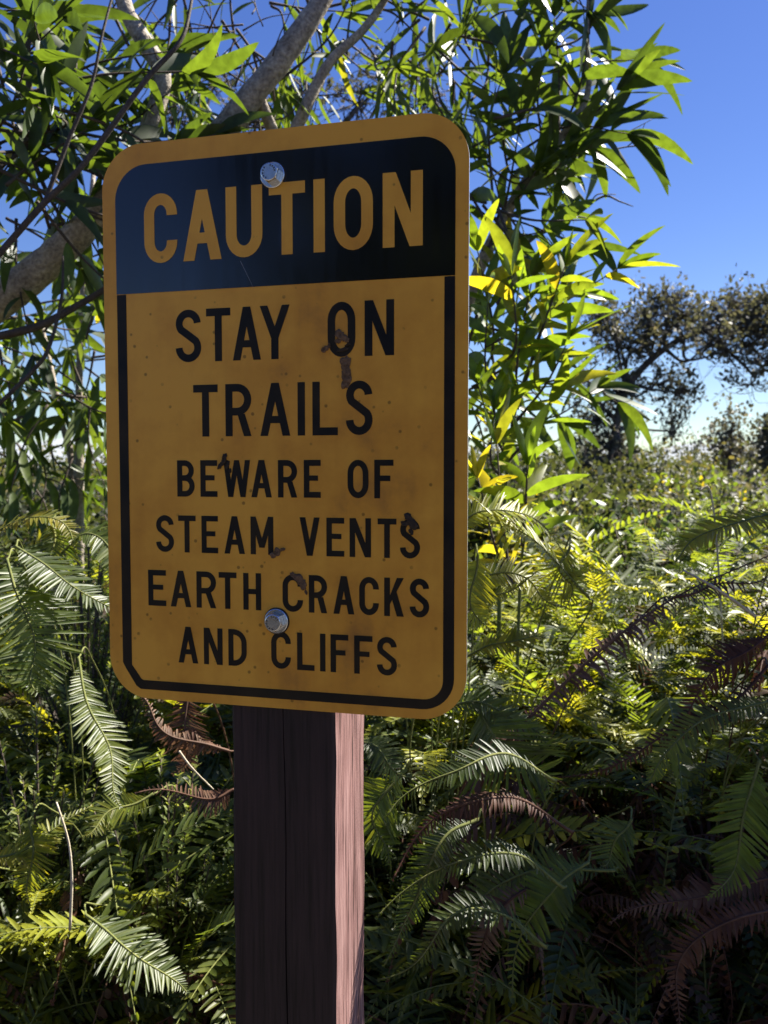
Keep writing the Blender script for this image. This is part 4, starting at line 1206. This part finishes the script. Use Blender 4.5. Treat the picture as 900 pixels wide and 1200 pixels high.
ohia((718, 700, 9.5), [(716, 560, 9.5), (722, 500, 9.5), (735, 455, 9.5), (765, 420, 9.5), (810, 392, 9.5), (870, 385, 9.5), (930, 380, 9.5)],
     [(720, 380, 9.5, 36, 26, 22), (770, 372, 9.5, 48, 26, 34), (740, 400, 9.4, 50, 22, 26), (800, 362, 9.5, 40, 20, 22), (845, 372, 9.5, 48, 22, 32), (900, 380, 9.5, 46, 24, 34), (960, 385, 9.5, 50, 30, 22), (830, 395, 9.3, 60, 18, 24), (785, 345, 9.5, 20, 8, 6), (865, 358, 9.5, 46, 16, 24), (905, 362, 9.5, 40, 18, 20), (700, 365, 9.5, 20, 18, 10), (900, 415, 9.4, 44, 24, 22), (850, 405, 9.4, 40, 18, 14), (880, 440, 9.4, 40, 26, 5),
      (725, 450, 9.5, 30, 24, 18), (770, 440, 9.5, 36, 24, 12), (700, 480, 9.5, 34, 30, 24), (725, 520, 9.5, 40, 26, 26), (690, 530, 9.5, 36, 26, 22), (790, 490, 9.5, 24, 40, 12), (795, 450, 9.5, 24, 24, 9), (690, 440, 9.6, 16, 22, 6)],
     61, 'large dark ohia tree with a flat spreading crown against the sky at right', ll=.06, nleaf=22, rtrunk=.06, fine=20)
ohia((856, 700, 14), [(855, 560, 14), (856, 520, 14), (858, 495, 14)],
     [(855, 500, 14, 18, 18, 14), (848, 525, 14, 20, 16, 12), (868, 520, 14, 16, 16, 8)], 62, 'small thin ohia tree standing alone under the end of the large crown', ll=.08, nleaf=30, rtrunk=.06, tint=.6)
ohia((905, 700, 12), [(905, 560, 12), (903, 520, 12), (908, 490, 12)],
     [(900, 510, 12, 16, 24, 16), (925, 500, 12, 24, 30, 22), (912, 545, 12, 26, 18, 18)], 63, 'small ohia tree cut off by the right edge beyond the bank', ll=.08, nleaf=36, rtrunk=.06)
ohia((330, 800, 6.0), [(330, 500, 6.0), (335, 300, 6.0), (345, 180, 6.0)],
     [(420, 110, 6, 40, 28, 12), (500, 105, 6, 40, 30, 14), (300, 130, 6, 40, 24, 8), (205, 130, 6, 36, 26, 10), (250, 90, 6, 40, 30, 8), (455, 80, 6, 50, 30, 10), (350, 100, 6, 40, 30, 8)],
     64, 'bare twigged ohia tree with tiny sparse leaves showing over the top of the sign', ll=.045, nleaf=12, rtrunk=.06, tint=.4, fine=22)

def shrub(px, py_top, d, w, h, seed, label, group=None, mt='shrub', ll=.035, n=60, name='shrub', tint=.5):
    g = np.random.default_rng(seed)
    top = at(px, py_top, d)
    gz = float(ground_h(top[0], top[1]))
    root = empty(name, (top[0], top[1], gz)); tag(root, label, 'shrub', group)
    hh = max(top[2] - gz, .2); w_, f = MB(), MB()
    for _ in range(n):
        th = g.uniform(0, 2 * PI); q = math.sqrt(g.random())
        e = np.array([q * w * math.cos(th), q * w * math.sin(th), hh * (1 - .45 * q * q) * g.uniform(.35, 1.0)])
        s = np.array([g.normal(0, .04), g.normal(0, .04), 0])
        w_.tube(catmull([s, (s + e) / 2 + g.normal(0, .05, 3), e], 6), np.linspace(.008, .002, 6), 4)
        for k in range(5):
            tuft(f, e - np.array([0, 0, .09 * k * hh * .6]) + g.normal(0, .05, 3) * (w / .5), g, 8, ll, .02 * (1 + w), tint)
    w_.build('stem', M['twig'], root); f.build('foliage', M[mt], root)
    return root

# heath bush left of the sign: upright sprigs with needle-like leaves
def heath(px, py, d, w, seed, label, n=60, group=None, lowz=.5):
    g = np.random.default_rng(seed)
    top = at(px, py, d); gz = float(ground_h(top[0], top[1])); hh = top[2] - gz
    root = empty('heath_shrub', (top[0], top[1], gz)); tag(root, label, 'shrub', group)
    s_, f = MB(), MB()
    for _ in range(n):
        th = g.uniform(0, 2 * PI); q = math.sqrt(g.random()) * w
        e = np.array([q * math.cos(th), q * math.sin(th), hh * g.uniform(lowz, 1.0) * (1 - .3 * (q / w) ** 2)])
        b = e * np.array([.35, .35, .0]) + np.array([0, 0, e[2] - g.uniform(.16, .26)])
        P = catmull([np.array([0, 0, 0]), b, e], 20); s_.tube(P, np.linspace(.004, .0012, 20), 4)
        T = tangents(P)
        for k in range(130):
            i = int(g.integers(6, 20)); t = T[i]
            rad = nrm(np.cross(t, g.normal(0, 1, 3)))
            X = basis(rad * .8 + t * .8, t + g.normal(0, .3, 3))
            l = g.uniform(.009, .016)
            f.add((OV * np.array([l, l * .55, l])) @ X.T + P[i] + t * g.uniform(-.012, .012), OF, float(np.clip(.45 + .5 * (i / 20) ** 3 + g.normal(0, .12), 0, 1)))
    s_.build('stem', M['twig'], root); f.build('foliage', M['heath'], root)
heath(98, 555, 1.5, .13, 71, 'pale green heath shrub with upright sprigs close beside the left edge of the sign', 55)
heath(40, 770, 1.25, .16, 72, 'yellow green heath shrub low among the ferns near the left edge', 46)
heath(190, 835, 1.2, .12, 73, 'small heath shrub with yellow tips just below the lower left sign corner', 26)

def facing_tree(x, y, h, rad, seed, label, low=.4, name='broadleaf_tree'):
    """leafy trees on the viewer's side of the path: the gloss of the sign mirrors them"""
    g = np.random.default_rng(seed); gz = float(ground_h(x, y))
    root = empty(name, (x, y, gz)); tag(root, label, 'tree')
    t = MB(); t.tube(catmull([(0, 0, -.1), (.06, .02, h * .4), (0, .05, h * .9)], 14), np.linspace(.11, .03, 14), 8, wob=.08)
    t.build('trunk', M['ohia_bark'], root)
    f, w = MB(), MB()
    for _ in range(int(150 * rad)):
        d = nrm(g.normal(0, 1, 3)); q = g.random() ** .45
        hh = (h - low) / 2
        c = np.array([d[0] * rad * q, d[1] * rad * q, low + hh + d[2] * hh * q])
        s0 = np.array([0, .03, max(.3, c[2] - .5)])
        w.tube(catmull([s0, (s0 + c) / 2 + g.normal(0, .1, 3), c], 6), np.linspace(.02, .006, 6), 4)
        tuft(f, c, g, 20, .20, .14, .3)
    w.build('branch', M['ohia_bark'], root); f.build('crown', M['litter'], root)
facing_tree(-2.0, -5.2, 5.2, 2.3, 201, 'dense dark tree mirrored dimly in the right part of the black header')
facing_tree(-5.2, -3.6, 2.05, 2.0, 203, 'low rounded leafy tree mirrored under the blue patch of the header', .0)

g0 = np.random.default_rng(80)
for k in range(64):
    d = 3.0 + 7.0 * g0.random() ** 1.2; px = g0.uniform(540, 1010)
    top = g0.uniform(545, 600) + (18 if d < 4.5 else 0)
    shrub(px, top, d, g0.uniform(.35, .6) * (.6 + d * .1), .8, 800 + k, 'sunlit olive shrub in the open scrub beyond the fern bank', 'shrubs in the scrub beyond the bank', mt=['shrub', 'shrub', 'ohia', 'heath', 'koa'][k % 5], n=int(g0.integers(30, 64)), ll=.026 + .003 * d, tint=g0.uniform(.15, .95))
for (px, top, d, w_, k) in ((655, 500, 7.0, .55, 1), (700, 520, 7.4, .6, 2), (745, 525, 7.6, .5, 3), (600, 490, 6.0, .6, 4), (800, 545, 8.0, .6, 5)):
    shrub(px, top, d, w_, .8, 960 + k, 'tall grey green bush hiding the foot of the spreading ohia tree', 'bushes round the foot of the ohia', n=70, ll=.05, tint=.3)
for k in range(18):
    d = g0.uniform(2.9, 5.5); px = g0.uniform(-150, 160)
    shrub(px, g0.uniform(560, 600), d, g0.uniform(.4, .7), .8, 860 + k, 'dark shrub in the shade behind the left ferns', 'shaded shrubs behind the left ferns', n=60, ll=.04, tint=.15)
shrub(610, 520, 3.4, .5, .8, 890, 'dark bushy shrub behind the koa sapling', n=70, ll=.05, tint=.15)

def far_scrub():
    g = np.random.default_rng(90); f = MB()
    for _ in range(5200):
        an = g.uniform(R(-60), R(60)); r = g.uniform(10, 60)
        x, y = r * math.sin(an), r * math.cos(an)
        h = g.uniform(.5, 1.5) if r < 35 else g.uniform(.8, 2.2)
        tuft(f, np.array([x, y, float(ground_h(x, y)) + h * g.uniform(.2, .8)]), g, 10, .045 + r * .004, .20, g.uniform(0, .85))
    o = f.build('scrub', M['shrub'])
    tag(o, 'far low scrub reaching to the horizon', 'scrub', kind='stuff')
far_scrub()

def straw():
    m = MB(); a = at(838, 612, 1.6)
    gz = float(ground_h(a[0], a[1]))
    root = empty('grass_stalk', (a[0], a[1], gz)); tag(root, 'single dry straw coloured stalk leaning above the fern bank', 'stalk')
    P = catmull(np.array([[a[0] + .05, a[1], gz], a, at(818, 572, 1.6)]) - np.array(root.location), 12)
    m.tube(P, np.linspace(.002, .0022, 12), 5); m.build('stem', M['straw'], root)
straw()
def dead_stick(pix, r, label, mt='straw'):
    a = np.array([at(*p) for p in pix]); m = MB()
    c = a[0]
    m.tube(catmull(a - c, 16), np.linspace(r, r * .6, 16), 5, wob=.1)
    o = m.build('dead_twig', M[mt]); o.location = c
    tag(o, label, 'twig')
dead_stick([(82, 1090, .95), (84, 1030, .95), (80, 985, .95), (66, 940, .95)], .0018, 'thin pale dead twig standing among the low left ferns')
dead_stick([(210, 880, .92), (225, 900, .92), (250, 925, .93)], .0014, 'straw coloured dead stalk beside the post below the sign')
dead_stick([(885, 722, 1.0), (840, 690, 1.0), (800, 668, 1.02)], .0022, 'pale grey dead stalk crossing the brown frond at right', 'straw')
